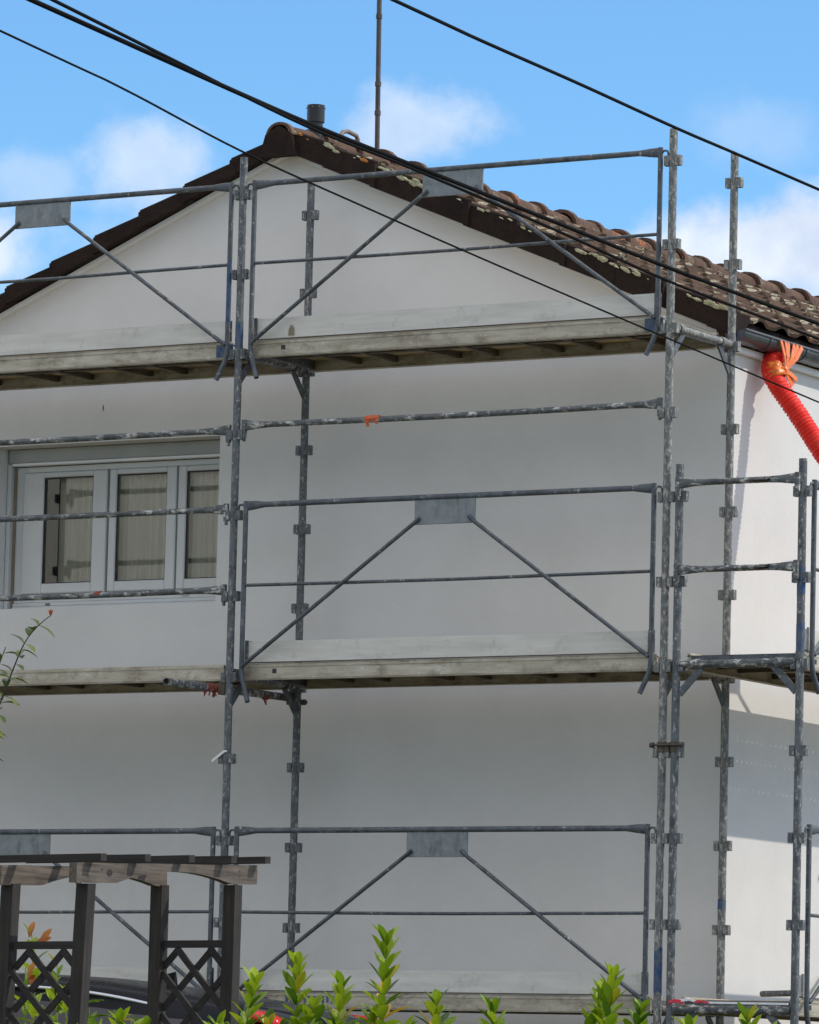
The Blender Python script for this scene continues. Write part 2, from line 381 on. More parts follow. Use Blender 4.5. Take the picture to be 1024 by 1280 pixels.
def make_roof():
    V0, V1 = .93, HY + .15
    roofz = lambda x: 5.577 - SL*abs(x-AX)       # reference plane of the tiles
    L = math.hypot(1, SL)
    mbs = []
    for side in (1, -1):
        mb = MB(); gauge = .322; n = 10; per = .30; dy = per/10
        ys = []; y = V0 + .02
        while y < V1: ys.append(y); y += dy
        nx = Vector((SL*side, 0, 1)).normalized()
        for c in range(n):
            u0, u1 = c*gauge, (c+1)*gauge + .03
            rows = []
            off = random.uniform(-.004, .004)
            for (u, h) in ((u0, .004), (u0 + .5*(u1-u0), .016), (u1, .030), (u1, .008)):
                row = []
                for y in ys:
                    ph = ((y-V0) / per) % 1.0
                    wv = .030*max(0, math.sin(2*PI*ph))**.8 if ph < .5 else -.004*math.sin(2*PI*(ph-.5))
                    j = .004*mnoise.noise(Vector((math.floor((y-V0)/per)*3.1, c*2.7+side, 0)))
                    p = Vector((AX + side*u, y, roofz(AX+side*u))) + nx*(wv + h + j + off - (.034 if side < 0 else 0))
                    if h == .030: p.x += side*.012*mnoise.noise(Vector((math.floor((y-V0)/per)*1.7, c*5.1, 3)))
                    row.append(p)
                rows.append(row)
            vs = [p for r in rows for p in r]; m = len(ys)
            fs = [(j*m+i, j*m+i+1, (j+1)*m+i+1, (j+1)*m+i) for j in range(3) for i in range(m-1)]
            if side > 0: fs = [f[::-1] for f in fs]
            mb.add(vs, fs, False)
        mbs.append(mb)
    # roof deck below the tiles (closed slab)
    slab = MB()
    for side in (1, -1):
        x1 = AX + side*3.22
        ys = (V0+.03, V1-.02)
        vs = [(x, y, roofz(x)+dz) for y in ys for x, dz in ((AX, -.005), (x1, -.005), (x1, -.06), (AX, -.10))]
        slab.add(vs, [(0, 1, 2, 3), (7, 6, 5, 4), (0, 4, 5, 1), (1, 5, 6, 2), (2, 6, 7, 3), (3, 7, 4, 0)])
    roof = mbs[0].build('roof', M['tile'], house)
    mbs[1].build('tiled_slope', M['tile'], roof)
    slab.build('roof_deck', M['verge'], roof)
    # stepped verge tiles: an L-shaped tile per course, overlapping downward
    vt = MB(); crust = MB(); oc = MB()
    for side in (1, -1):
        for c in range(10):
            u0, u1 = c*.345 - .02 + (.0 if c else .02), (c+1)*.345 + .03
            u1 = min(u1, 3.28)
            lift = .012; tw = random.uniform(-.005, .005)
            def P(u, h, y): 
                x = AX + side*u; return (x, y, roofz(x) + h)
            y0 = V0 - .010*((c) % 2) + tw; h0, h1 = (-.032, .006) if side < 0 else (.020, .052)
            prof = []
            vs = [P(u0, -.108, y0), P(u1, -.100, y0-.010), P(u1, h1, y0-.010), P(u0, h0, y0),
                  P(u0, -.108, y0+.03), P(u1, -.100, y0+.03), P(u1, h1, y0+.20), P(u0, h0, y0+.20),
                  P(u1, h1-.04, y0+.20), P(u0, h0-.04, y0+.20)]
            fs = [(0, 1, 2, 3), (3, 2, 6, 7), (0, 4, 5, 1), (7, 6, 8, 9), (4, 9, 8, 5), (1, 5, 8, 6, 2), (0, 3, 7, 9, 4)]
            if side < 0: fs = [f[::-1] for f in fs]
            vt.add(vs, fs)
            # moulded roll on the edge
            vt.tube([P(u0+.01, h0+.002, y0+.024), P(u1-.005, h1+.002, y0+.018)], .018, 8)
            if side > 0:
                for _ in range(random.randint(6, 13)):
                    u = random.uniform(u0, u1); a = random.choice((.012, .018, .025, .04, .06))
                    b = oc if c < 2 and random.random() < .5 else crust
                    q = P(u, h0 + random.uniform(.005, .034), y0+.0)
                    ring = []
                    for k in range(8):
                        an = 2*PI*k/8; rr = a*random.uniform(.5, 1)
                        ring.append((q[0]+rr*math.cos(an), q[1]-.012-abs(random.gauss(0, .002)), q[2]-SL*rr*math.cos(an)+.35*rr*math.sin(an)))
                    b.add(ring + [(q[0], q[1]-.02, q[2])], [(k, (k+1) % 8, 8) for k in range(8)])
    v = vt.build('verge_tiles', M['verge'], roof)
    for b_, m_ in ((crust, 'mortar'), (oc, 'lichen_orange')):
        for i in range(len(b_.v)//9):
            q = MB(); q.add(b_.v[i*9:i*9+9], [(k, (k+1) % 8, 8) for k in range(8)]); q.build('lichen', M[m_], v)
    # ridge: half-round tiles, each with a wider collar towards the gable
    rg = MB(); y = V0 - .03; i = 0
    while y < V1:
        n = 10; k0 = .72 if i == 0 else 1; stations = [(y, .118*k0), (y+.045, .121*k0), (y+.05, .100*k0), (y+.43, .090)]
        dz = random.uniform(-.006, .006); dx = random.uniform(-.006, .006)
        vs = []
        for yy, r in stations:
            for k in range(n+1):
                an = PI*k/n
                vs.append((AX + dx + r*1.15*math.cos(an), yy, 5.56 + dz + r*math.sin(an)*1.0))
        m = n+1
        rg.add(vs, [(j*m+k+1, j*m+k, (j+1)*m+k, (j+1)*m+k+1) for j in range(3) for k in range(n)], True)
        # thickness of the collar end
        inn = [(AX+dx+.094*k0*1.15*math.cos(PI*k/n), y, 5.56+dz+.094*k0*math.sin(PI*k/n)) for k in range(m)]
        rg.add(vs[:m] + inn, [(k, k+1, m+k+1, m+k) for k in range(n)])
        y += .415; i += 1
    # end cap at the gable
    cap = [(AX+.115*math.cos(PI*k/10), V0-.032, 5.55+.115*math.sin(PI*k/10)) for k in range(11)]
    cap2 = [(AX-.16, V0-.034, 5.44), (AX+.16, V0-.034, 5.44)]
    rg.build('ridge', M['ridge'], roof)
    kc = MB(); kc.add([(AX-.14, V0-.036, 5.42), (AX+.14, V0-.036, 5.42), (AX+.095, V0-.036, 5.565), (AX, V0-.036, 5.622), (AX-.095, V0-.036, 5.565), (AX-.14, V0+.02, 5.42), (AX+.14, V0+.02, 5.42), (AX+.095, V0+.02, 5.565), (AX, V0+.02, 5.622), (AX-.095, V0+.02, 5.565)],
        [(0, 1, 2, 3, 4), (0, 5, 6, 1), (1, 6, 7, 2), (2, 7, 8, 3), (3, 8, 9, 4), (4, 9, 5, 0), (9, 8, 7, 6, 5)])
    kc.build('ridge_end_cap', M['verge'], roof)
    # black vent pipe with little slots near its top
    vp = MB(); X, Y = -.27, 1.27
    vp.tube([(X, Y, 5.55), (X, Y, 5.712)], .048, 18); vp.tube([(X, Y, 5.700), (X, Y, 5.812)], .058, 20, True, None, True)
    vpo = vp.build('vent_pipe', M['black'], roof)
    sl = MB()
    for k in range(9):
        a = 2*PI*k/9
        for zz in (5.795,):
            sl.box((X+.0605*math.cos(a)-.004, Y+.0605*math.sin(a)-.004, zz-.003), (X+.0605*math.cos(a)+.004, Y+.0605*math.sin(a)+.004, zz+.003))
    sl.build('vent_slots', M['grey'], vpo)
    part('flue_elbow', M['grey'], roof, 'tube', [(-.30, 1.62, 5.66), (-.30, 1.66, 5.71), (-.30, 1.72, 5.725), (-.30, 1.83, 5.715), (-.30, 1.85, 5.69), (-.30, 1.855, 5.65)], .015, 10)
    # eaves: fascia board and half round gutter on the right
    part('fascia', M['trim'], house, 'box', (WX+.003, WY-.01, 4.015), (WX+.045, HY, 4.05))
    part('eaves_board', M['tile'], house, 'box', (WX-.06, V0+.06, 4.06), (WX+.10, HY, 4.142))
    g = MB(); X0, Z0, R = 2.955, 4.122, .070; n = 12
    def half(y0, y1, r, rin):
        vs = []
        for y in (y0, y1):
            for rr in (r, rin):
                for k in range(n+1):
                    a = PI + PI*k/n; vs.append((X0+rr*math.cos(a), y, Z0+rr*math.sin(a)))
        m = n+1
        fs = []
        for k in range(n):
            fs += [(k, k+1, 2*m+k+1, 2*m+k), (m+k+1, m+k, 3*m+k, 3*m+k+1), (k+1, k, m+k, m+k+1), (2*m+k, 2*m+k+1, 3*m+k+1, 3*m+k)]
        fs += [(0, 2*m, 3*m, m), (n, m+n, 3*m+n, 2*m+n)]
        g.add(vs, fs, False)
    half(.93, HY, R, R-.003)
    for y in (1.28, 1.78, 2.6, 3.4, 4.2): half(y, y+.022, R+.005, R+.001)
    g.tube([(X0+R, .93, Z0+.002), (X0+R, HY, Z0+.002)], .010, 8)
    gut = g.build('gutter', M['zinc'], house)
    eg = MB(); vs = [(X0+R*math.cos(PI+PI*k/n), .932, Z0+R*math.sin(PI+PI*k/n)) for k in range(n+1)]
    eg.add(vs, [tuple(range(n+1))]); eg.build('gutter_end', M['zinc'], gut)
make_roof()

def make_window():
    y0 = WY + .20
    win = MB()
    X0, X1, Z0, Z1 = -2.55, -.79, 2.585, 3.66
    yb = y0 + .07
    root = MB()
    # outer frame
    root.cbox((X0+.045, y0, 2.665), (X0+.115, yb, 3.545)); root.cbox((X1-.06, y0, 2.665), (X1, yb, 3.545))
    root.cbox((X0+.115, y0+.002, 3.505), (X1-.06, yb, 3.545)); root.cbox((X0+.115, y0+.002, 2.665), (X1-.06, yb, 2.70))
    w = root.build('window', M['pvc'], house)
    w['label'] = 'white three-casement window set deep in the gable'
    part('shutter_box', M['box'], w, 'cbox', (X0+.012, y0-.055, 3.565), (X1-.002, yb, Z1-.002), .006)
    part('box_lip', M['trim'], w, 'cbox', (X0+.046, y0-.06, 3.548), (X1-.003, y0+.0, 3.564), .002)
    part('shutter_guide', M['pvc'], w, 'cbox', (X0+.004, y0-.05, 2.60), (X0+.032, y0+.0, 3.562))
    part('brown_strip', M['brownstrip'], w, 'box', (X0+.034, y0-.012, 2.60), (X0+.052, y0-.002, 3.546))
    sill = MB()
    sill.cbox((X0+.055, y0-.03, 2.59), (X1-.002, y0+.06, 2.615)); sill.cbox((X0+.055, y0-.02, 2.616), (X1-.002, y0+.05, 2.64)); sill.cbox((X0+.055, y0-.008, 2.641), (X1-.002, y0+.05, 2.663))
    so = sill.build('window_sill', M['pvc'], w)
    part('drain_cap', M['brownstrip'], so, 'box', (-2.23, y0-.024, 2.618), (-2.195, y0-.0205, 2.635))
    part('drain_cap', M['box'], so, 'box', (-1.17, y0-.012, 2.652), (-1.12, y0-.0085, 2.664))
    # three casements: (outer x0, x1, glass x0, x1)
    for (a, b, ga, gb) in ((-2.435, -1.775, -2.275, -1.885), (-1.755, -1.235, -1.70, -1.31), (-1.22, -.85, -1.158, -.905)):
        zt, zb_ = 3.502, 2.70; gt, gb_ = 3.468, 2.765; yf = y0 - .018
        f = MB()
        f.cbox((a, yf, zb_), (ga, y0+.04, zt), .006); f.cbox((gb, yf, zb_), (b, y0+.04, zt), .006)
        f.cbox((ga, yf+.001, gt), (gb, y0+.04, zt), .006); f.cbox((ga, yf+.001, zb_), (gb, y0+.04, gb_), .006)
        fo = f.build('casement', M['pvc'], w)
        s = MB()
        for q in ((ga-.002, gb_-.002, ga+.006, gt+.002), (gb-.006, gb_-.002, gb+.002, gt+.002), (ga+.006, gt-.008, gb-.006, gt+.002), (ga+.006, gb_-.002, gb-.006, gb_+.006)):
            s.box((q[0], yf+.012, q[1]), (q[2], yf+.020, q[3]))
        s.build('seal', M['seal'], fo)
        g = MB(); g.add([(ga-.004, yf+.026, gb_-.004), (gb+.004, yf+.026, gb_-.004), (gb+.004, yf+.026, gt+.004), (ga-.004, yf+.026, gt+.004)], [(0, 1, 2, 3)]); g.build('pane', M['glass'], fo)
    # curtains with folds, and the dark room behind
    for cx0, cx1 in ((-2.20, -1.80), (-1.78, -.86)):
        c = MB(); n = int((cx1-cx0)/.006); vs = []
        for z in (2.66, 3.52):
            for i in range(n+1):
                x = cx0 + (cx1-cx0)*i/n
                vs.append((x, y0 + .075 + .010*math.sin(x*95+1.3*math.sin(x*31)) + .008*math.sin(x*37), z))
        m = n+1
        c.add(vs, [(i, i+1, m+i+1, m+i) for i in range(n)], True)
        c.build('curtain', M['curtain'], w)
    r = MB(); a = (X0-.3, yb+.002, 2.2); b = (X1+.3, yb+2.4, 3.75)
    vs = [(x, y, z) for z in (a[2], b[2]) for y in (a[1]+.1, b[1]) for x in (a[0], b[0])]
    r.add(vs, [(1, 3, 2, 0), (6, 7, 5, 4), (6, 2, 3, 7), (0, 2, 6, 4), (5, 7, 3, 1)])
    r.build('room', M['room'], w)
make_window()

# antenna mast
mast = MB()
p0 = Vector((-.30, 2.10, 5.60)); p1 = Vector((-.33, 2.10, 8.2))
mast.tube([p0, p1], .0165, 10)
ma = empty('antenna_mast', p0, 'thin rusty antenna mast standing on the roof ridge', 'mast')
mo = mast.build('pole', M['mast'], ma); mo.location = -p0
j = MB()
for t in (.115, .19, .365, .47): 
    q = p0.lerp(p1, t); j.tube([q, q+Vector((0, 0, .03))], .021, 10)
jo = j.build('collar', M['mast'], ma); jo.location = -p0

# ------------------------------------------------------------------ scaffold pieces
LEVELS = (-2, -1, 0, 1, 2)
def clip_mb(mb, x, y, z, dirs=((1, 0), (-1, 0))):
    """V-shaped pockets welded to both sides of a post"""
    for dx, dy in dirs:
        px, py = x + dx*.034, y + dy*.034; t = .0035; hw = .019; h = .030
        if dx:
            o = px + dx*.019
            mb.box((min(o, o-dx*t), y-hw, z-h), (max(o, o-dx*t), y+hw, z+h))
            for s in (-1, 1):
                ya = y + s*hw; mb.box((min(x+dx*.021, o-dx*t), min(ya, ya-s*t), z-h), (max(x+dx*.021, o-dx*t), max(ya, ya-s*t), z+h))
        else:
            o = py + dy*.019
            mb.box((x-hw, min(o, o-dy*t), z-h), (x+hw, max(o, o-dy*t), z+h))
            for s in (-1, 1):
                xa = x + s*hw; mb.box((min(xa, xa-s*t), min(y+dy*.021, o-dy*t), z-h), (max(xa, xa-s*t), max(y+dy*.021, o-dy*t), z+h))
def frame(label, loc, along_x, top, trans, wmat='post', skip=()):
    """two posts joined by transoms with gussets; local second post at +.8 along y (or x)"""
    root = empty('scaffold_frame', loc, label, 'scaffold frame', 'upright frames of the scaffolding')
    zb = GZ - loc[2]
    d = Vector((1, 0, 0)) if along_x else Vector((0, 1, 0)); W = .8
    for i, q in enumerate((Vector((0, 0, 0)), d*W)):
        tp = top[i]
        mb = MB()
        # segments of 2 m, each a touch off line, with spigot joints
        cuts = [zb+.12, .62, 2.62, tp] if tp > 2.7 else [zb+.12, .62, tp]
        mb.tube([(q.x, q.y, cuts[0]), (q.x, q.y, cuts[-1])], .02415, 16, True, None, True)
        for c in cuts[1:-1]: mb.tube([(q.x, q.y, c-.004), (q.x, q.y, c)], .0248, 16)
        o = mb.build('post', M[wmat], root)
        h = MB()
        for zz in [c+.06 for c in cuts[1:-1]] + [tp-.05]:
            h.tube([(q.x-.0, q.y-.0247, zz), (q.x, q.y-.0243, zz)], .006, 8)
        h.build('pin_hole', M['seal'], o)
        z = .5
        while z < tp - .1:
            if not any(abs(z - s[1]) < .01 and s[0] == i for s in skip):
                for dr in (((1, 0),) if along_x and i == 0 else ((1, 0), (-1, 0))):
                    c = MB(); clip_mb(c, q.x, q.y, z, (dr,)); c.build('clip', M[wmat], root)
            z += .5
        f = MB()    # base jack with plate
        f.box((q.x-.07, q.y-.07, zb), (q.x+.07, q.y+.07, zb+.008)); f.tube([(q.x, q.y, zb+.008), (q.x, q.y, zb+.13)], .018, 10)
        f.tube([(q.x, q.y, zb+.10), (q.x, q.y, zb+.12)], .035, 8)
        f.build('base_jack', M['post'], root)
    for z in trans:
        t = MB(); a = d*.0245; b = d*(W-.0245)
        zz = Vector((0, 0, z+.012))
        t.tube([a+zz, b+zz], .024, 14)
        t.tube([d*.10+zz, d*.155+zz], .031, 14); t.tube([d*(W-.155)+zz, d*(W-.10)+zz], .031, 14)
        t.build('transom', M['crusted' if wmat == 'crusted' else 'messy'], root)
        for s, e in ((.022, .165), (W-.022, W-.165)):
            g = MB(); g.bar(d*s + Vector((0, 0, z-.16)), d*e + Vector((0, 0, z-.01)), .012, .042, up=d)
            g.build('gusset', M['tube'], root)
    return root
FA = frame('scaffold frame at the left beside the window, blue paint on its front post', (0, 0, 0), False, (5.235, 5.205), (0, 2, 4))
FC = frame('tallest scaffold frame at the house corner, carrying both front platforms', (3.0, 0, 0), False, (5.19, 5.18), (0, 2, 4), 'crusted')
FD = frame('short scaffold frame facing the camera with two end rails, right of the house corner', (3.083, 0, 0.0), True, (3.19, 3.19), (0, 2))
FL = copy_tree(FA); FL.location.x = -3.0; FL['label'] = 'scaffold frame beyond the left edge holding the far ends of the left bay'
FR = copy_tree(FD); FR.location.y = 3.0; FR['label'] = 'scaffold frame further back along the sunlit side wall'
# blue paint sleeves on posts
def sleeve(parent, x, y, z0, z1, m=None, r=.0252, name='paint_mark'):
    mb = MB(); n = 14; vs = []; rows = 12
    for j in range(rows+1):
        z = z0 + (z1-z0)*j/rows
        for k in range(n):
            a = 2*PI*k/n; e = 0
            if j in (0, rows): e = random.uniform(-.02, .02)*(z1-z0)*3
            vs.append((x+r*math.cos(a), y+r*math.sin(a), z+e))
    mb.add(vs, [(j*n+k, j*n+(k+1) % n, (j+1)*n+(k+1) % n, (j+1)*n+k) for j in range(rows) for k in range(n)], True)
    return mb.build(name, m or M['blue'], parent)
sleeve(FA, 0, 0, 4.04, 4.20); sleeve(FC, 0, 0, .10, .36); sleeve(FC, 0, .8, .62, .68)
sleeve(FD, .8, 0, 2.07, 2.24); sleeve(FD, .8, 0, 2.40, 2.56)
# end rails of the short frame
def loose_rail(label, a, b, r=.0185, group='loose guard rails with wedge ends', pins=True):
    a = Vector(a); b = Vector(b); d = (b-a).normalized()
    root = empty('guard_rail', a, label, 'guard rail', group)
    L = (b-a).length
    m = MB(); e = Vector((0, 0, .0))
    bow = Vector((0, random.uniform(-.006, .006), random.uniform(-.012, .002)))*(L > 1.5)
    pts = [Vector((0, 0, 0)) + d*s for s in (.0, .05, .12, .2)] + [d*(L*.35)+bow*.8, d*(L*.55)+bow, d*(L*.78)+bow*.6] + [d*(L-.2), d*(L-.12), d*(L-.05), d*L]
    vert = .0
    rs = [(.007, .034), (.009, .030), (.014, .022), (r, r), (r, r), (r, r), (r, r), (r, r), (.014, .022), (.009, .030), (.007, .034)]
    m.tube(pts, r, 12, True, rs)
    m.build('rail', M['messy'], root)
    for s in (.012, L-.012):
        w = MB(); q = d*s; w.bar(q + Vector((0, 0, .035)), q + Vector((0, 0, -.075)), .024, .026, up=d)
        w.bar(q + Vector((0, 0, -.075)), q + Vector((0, 0, -.098)), .016, .014, up=d)
        w.build('wedge', M['messy'], root)
    return root
loose_rail('short rail at the top of the end frame right of the corner', (3.083, -.045, 3.072), (3.883, -.045, 3.072))
loose_rail('short middle rail of the end frame right of the corner', (3.083, -.045, 2.562), (3.883, -.045, 2.562))
for z, w in ((3.53, 'just above the window, speckled with plaster'), (3.04, 'crossing the middle of the window'), (2.54, 'crossing the foot of the window, with an orange tape mark')):
    lr = loose_rail('grey rail ' + w, (-2.94, -.0, z), (-.045, 0, z))
    if z < 2.6: 
        t = MB(); t.tube([(1.935, 0, 0), (1.975, 0, 0)], .0195, 12); t.build('tape', M['darktape'], lr)
rr = loose_rail('grey rail with an orange tape wrap crossing the blank wall above the lower right guardrail', (.045, 0, 3.555), (2.955, 0, 3.555))
t = MB()
t.tube([(.88, 0, 0), (.92, 0, .0), (.955, 0, 0), (.985, 0, 0)], .021, 10, True, [.020, .023, .022, .020]); t.bar((.90, -.02, .0), (.915, -.028, -.05), .02, .003); t.bar((.96, -.02, .0), (.975, -.026, -.035), .02, .003)
t.build('tape', M['orange'], rr)

def gate(label):
    root = empty('guardrail_gate', (0, 0, 0), label, 'guardrail', 'guardrail gates with a centre plate')
    XL, XR = .085, 2.915
    m = MB(); m.tube([(XL+.01, 0, 1.055), (XL+.07, 0, 1.058), (XL+.14, 0, 1.06), (XR-.14, 0, 1.06), (XR-.07, 0, 1.058), (XR-.01, 0, 1.055)], .0175, 12, True,
                     [(.008, .030), (.010, .026), (.0175, .0175), (.0175, .0175), (.010, .026), (.008, .030)])
    m.build('top_rail', M['tube'], root)
    part('middle_rail', M['tube'], root, 'tube', [(XL+.01, 0, .565), (.8, .002, .561), (1.6, .004, .559), (2.3, .001, .563), (XR-.01, 0, .566)], .0105, 10)
    for s, x in ((1, XL), (-1, XR)):
        m = MB(); m.tube([(x, 0, 1.085), (x, 0, .05), (x+s*.004, 0, .0), (x+s*.02, 0, -.05), (x+s*.062, -.02, -.155)], .0155, 12, True, None, True)
        o = m.build('stanchion', M['tube'], root)
        h = MB(); h.tube([(x-s*.012, 0, 1.055), (x-s*.025, 0, 1.065), (x-s*.045, 0, 1.062), (x-s*.052, 0, 1.045), (x-s*.052, 0, .985)], .007, 8)
        h.build('hook', M['tube'], o)
    m = MB(); m.cbox((1.29, -.006, .895), (1.71, .006, 1.05), .002); m.build('centre_plate', M['plate'], root)
    for s, xa, xb in ((1, 1.30, XL+.012), (-1, 1.70, XR-.012)):
        m = MB(); m.tube([(xa+s*.03, -.012, .935), (xa-s*.02, -.015, .895), (xb+s*.02, -.015, .08), (xb, -.010, .065)], .0125, 10, True)
        m.build('diagonal', M['tube'], root)
    return root
G = gate('upper right guardrail gate in front of the gable and the tiled verge')
G.location = (0, 0, 4)
def gcopy(label, loc, rz=0):
    g = copy_tree(G); g.location = loc; g.rotation_euler.z = rz; g['label'] = label; return g
gcopy('middle guardrail gate crossing the blank white wall right of the window', (0, 0, 2))
gcopy('lowest right guardrail gate, its feet down among the laurel shoots', (0, 0, 0))
GL = gcopy('upper left guardrail gate over the roof slope, blue paint on its right upright', (-3.0, 0, 4))
gcopy('lowest left guardrail gate passing behind the wooden pergola', (-3.0, 0, 0))
gcopy('side guardrail gate at the right edge beside the sunlit wall, upper one', (3.883, .07, 2), PI/2)
gcopy('side guardrail gate at the right edge beside the sunlit wall, lower one', (3.883, .07, 0), PI/2)
sleeve(GL, 2.915, 0, .20, .60, r=.0160)

def deck(label, loc, rz=0, x0=.07, L=2.86, perf=False, blue=(0, 1), width=.72, matb='beam'):
    root = empty('deck', loc, label, 'deck', 'scaffold decks', rz)
    y0, y1 = .045, .045+width; H = .095; zt = .085
    for y, sgn in ((y0, 1), (y1, -1)):
        m = MB()
        ya, yb = sorted((y, y+sgn*.022))
        m.cbox((x0, ya, zt-H), (x0+L, yb, zt), .003)
        m.box((x0, min(y, y+sgn*.05), zt-H-.004), (x0+L, max(y, y+sgn*.05), zt-H-.0005))
        for k in (1,):
            m.box((x0, ya-(.004 if sgn > 0 else 0), zt-.022), (x0+L, yb+(.004 if sgn < 0 else 0), zt-.012))
        o = m.build('side_beam', M[matb], root)
        if sgn > 0:
            q = MB(); 
            q.box((x0+.21, y-.0012, zt-.062), (x0+.24, y-.0002, zt-.034)); q.build('slot', M['seal'], o)
            q = MB()
            for e in blue:
                if e == 0: q.box((x0-.001, y-.006, zt-.088), (x0+.11, y+.0005, zt-.012))
                else: q.box((x0+L-.12, y-.006, zt-.088), (x0+L+.001, y+.0005, zt-.012))
            if blue: q.build('paint_mark', M['blue'], o)
    m = MB(); zt2 = zt - .015
    if perf:                                    # sheet with rows of small real holes
        nx, ny = 44, 15; h = .0044
        xs = [x0]; 
        for i in range(nx): c = x0 + L*(i+.5)/nx; xs += [c-h, c+h]
        xs.append(x0+L); ys = [y0+.022]
        for j in range(ny): c = y0+.022 + (width-.044)*(j+.5)/ny; ys += [c-h, c+h]
        ys.append(y1-.022); W = len(xs)
        vs = [(x, y, zt2) for y in ys for x in xs]
        fs = [(j*W+i, j*W+i+1, (j+1)*W+i+1, (j+1)*W+i) for j in range(len(ys)-1) for i in range(W-1)
              if not (i % 2 == 1 and j % 2 == 1 and (j//2) % 4 != 1)]
        m.add(vs, fs)
    else: m.box((x0, y0+.022, zt2-.012), (x0+L, y1-.022, zt2))
    m.build('deck_sheet', M['deck'], root)
    m = MB(); k = x0+.25; i = 0
    while k < x0+L-.1:
        sk = .05*(-1)**i
        m.bar((k, y0+.024, zt2-.035), (k+sk+.06, y1-.024, zt2-.035), .035, .030); k += .36; i += 1
    m.bar((x0+.02, (y0+y1)/2, zt2-.03), (x0+L-.02, (y0+y1)/2, zt2-.03), .05, .03)
    m.build('cross_ribs', M['rib'], root)
    for xa in (x0, x0+L-.03):
        m = MB(); m.box((xa-.001, y0+.024, zt-.08), (xa+.031, y1-.024, zt-.018)); m.build('end_hook', M['tube'], root)
    return root
deck('upper right deck under the roof verge, grimy beam with a blue right end', (0, 0, 4), blue=(1,))
DL = deck('upper left deck below the left roof slope, pale peeling paint and a blue end', (-3, 0, 4), blue=(1,))
deck('middle deck right of the window, directly under its toe board', (0, 0, 2), blue=())
deck('middle left deck below the window, without any toe board', (-3, 0, 2), blue=())
deck('lowest right deck just above the laurel shoots', (0, 0, 0), blue=())
deck('lowest left deck behind the pergola and the black car', (-3, 0, 0), blue=())
deck('perforated side deck dropping dots of sunlight on the side wall', (3.883, 0, 2), PI/2, blue=(), perf=True)
deck('lowest side deck at the bottom right, beside the sunlit wall', (3.883, 0, 0), PI/2, blue=())
def toe(label, loc, rz=0, extra=()):
    root = empty('toe_board', loc, label, 'toe board', 'toe boards along the decks', rz)
    m = MB()
    n = 24; x0, x1 = .095, 2.885; y0, y1 = .045, .072; z0, z1 = .090, .222
    vs = []
    for i in range(n+1):
        x = x0 + (x1-x0)*i/n; wob = .0025*mnoise.noise(Vector((x*3, loc[2]+loc[0], 1)))
        vs += [(x, y0+wob, z0), (x, y1+wob, z0), (x, y1+wob, z1+wob), (x, y0+wob, z1+wob)]
    fs = [(i*4+a, i*4+(a+1) % 4, (i+1)*4+(a+1) % 4, (i+1)*4+a) for i in range(n) for a in range(4)]
    fs = [f[::-1] for f in fs] + [(0, 1, 2, 3), (n*4+3, n*4+2, n*4+1, n*4)]
    m.add(vs, fs); pl = m.build('plank', M['board'], root)
    part('dark_gap_strip', M['rib'], pl, 'box', (x0, y0-.006, .0865), (x1, y0-.001, .0945))  # added dark strip, stands in for the shadowed gap between plank and beam
    for x in (x0-.012, x1-.012):
        b = MB(); b.box((x, y0-.010, .095), (x+.024, y0-.006, z1+.006)); b.box((x, y1+.004, .095), (x+.024, y1+.008, z1+.006)); b.box((x, y0-.006, .093), (x+.024, y1+.004, .097))
        b.build('end_bracket', M['post'], root)
    return root
T1 = toe('upper right toe board, pale with one dark smudge, under the roof verge', (0, 0, 4))
b = MB(); b.box((.325, .042, .110), (.375, .0435, .17)); 
b = MB(); b.add([(.33, .0425, .106), (.375, .0425, .106), (.372, .0425, .150), (.36, .0425, .172), (.342, .0425, .170), (.332, .0425, .14)], [(0, 1, 2, 3, 4, 5)])
b.build('smudge', M['brownstrip'], T1)
toe('upper left toe board crossing the gable below the left roof slope', (-3, 0, 4))
toe('middle toe board right of the window, level with its foot', (0, 0, 2))
toe('lowest right toe board just above the laurel shoots', (0, 0, 0))
toe('lowest left toe board behind the pergola and the black car', (-3, 0, 0))
toe('side toe board seen end-on at the right edge, upper one', (3.883, .08, 2), PI/2)
toe('side toe board seen end-on at the right edge, lower one', (3.883, .08, 0), PI/2)

# faded blue striped print on the lowest beam
b = MB()
for i in range(14): b.box((.44+i*.032, .0400, .02+.004*(i % 2)), (.44+i*.032+.017, .0408, .062))
tag(b.build('striped_sticker', M['blue']), 'faded blue striped sticker on the beam of the lowest right deck', 'sticker')

# tie tube poking out under the middle left deck
tt = empty('tie_tube', (-.10, -.555, 1.93), 'loose tube with orange tape remains poking out under the middle deck', 'tube')
part('tube', M['messy'], tt, 'tube', [(0, 0, 0), (0, 1.45, .015)], .0242, 16, True, None, True)
m = MB(); 
for y in (.44, .50, .53, 1.12):
    rr_ = .0265
    m.tube([(0, y, .004), (0, y+.03, .004)], rr_, 10)
    for k in range(3):
        x = random.uniform(-.02, .02); m.bar((x, y+random.uniform(0, .03), -.015), (x+random.uniform(-.012, .012), y+random.uniform(-.01, .04), -.035-random.uniform(0, .022)), .007, .004)
m.build('tape', M['darktape'], tt)
m = MB(); m.box((.027, .54, -.035), (.075, .60, .04)); m.tube([(.03, .57, .045), (.11, .57, .045)], .009, 8); m.build('coupler', M['rib'], tt); m = MB()
m.box((.027, 1.34, -.035), (.075, 1.40, .04)); m.tube([(.03, 1.37, -.02), (.16, 1.37, -.02)], .010, 8); m.tube([(.12, 1.37, -.02), (.15, 1.37, -.02)], .020, 6)
m.build('coupler', M['rib'], tt)
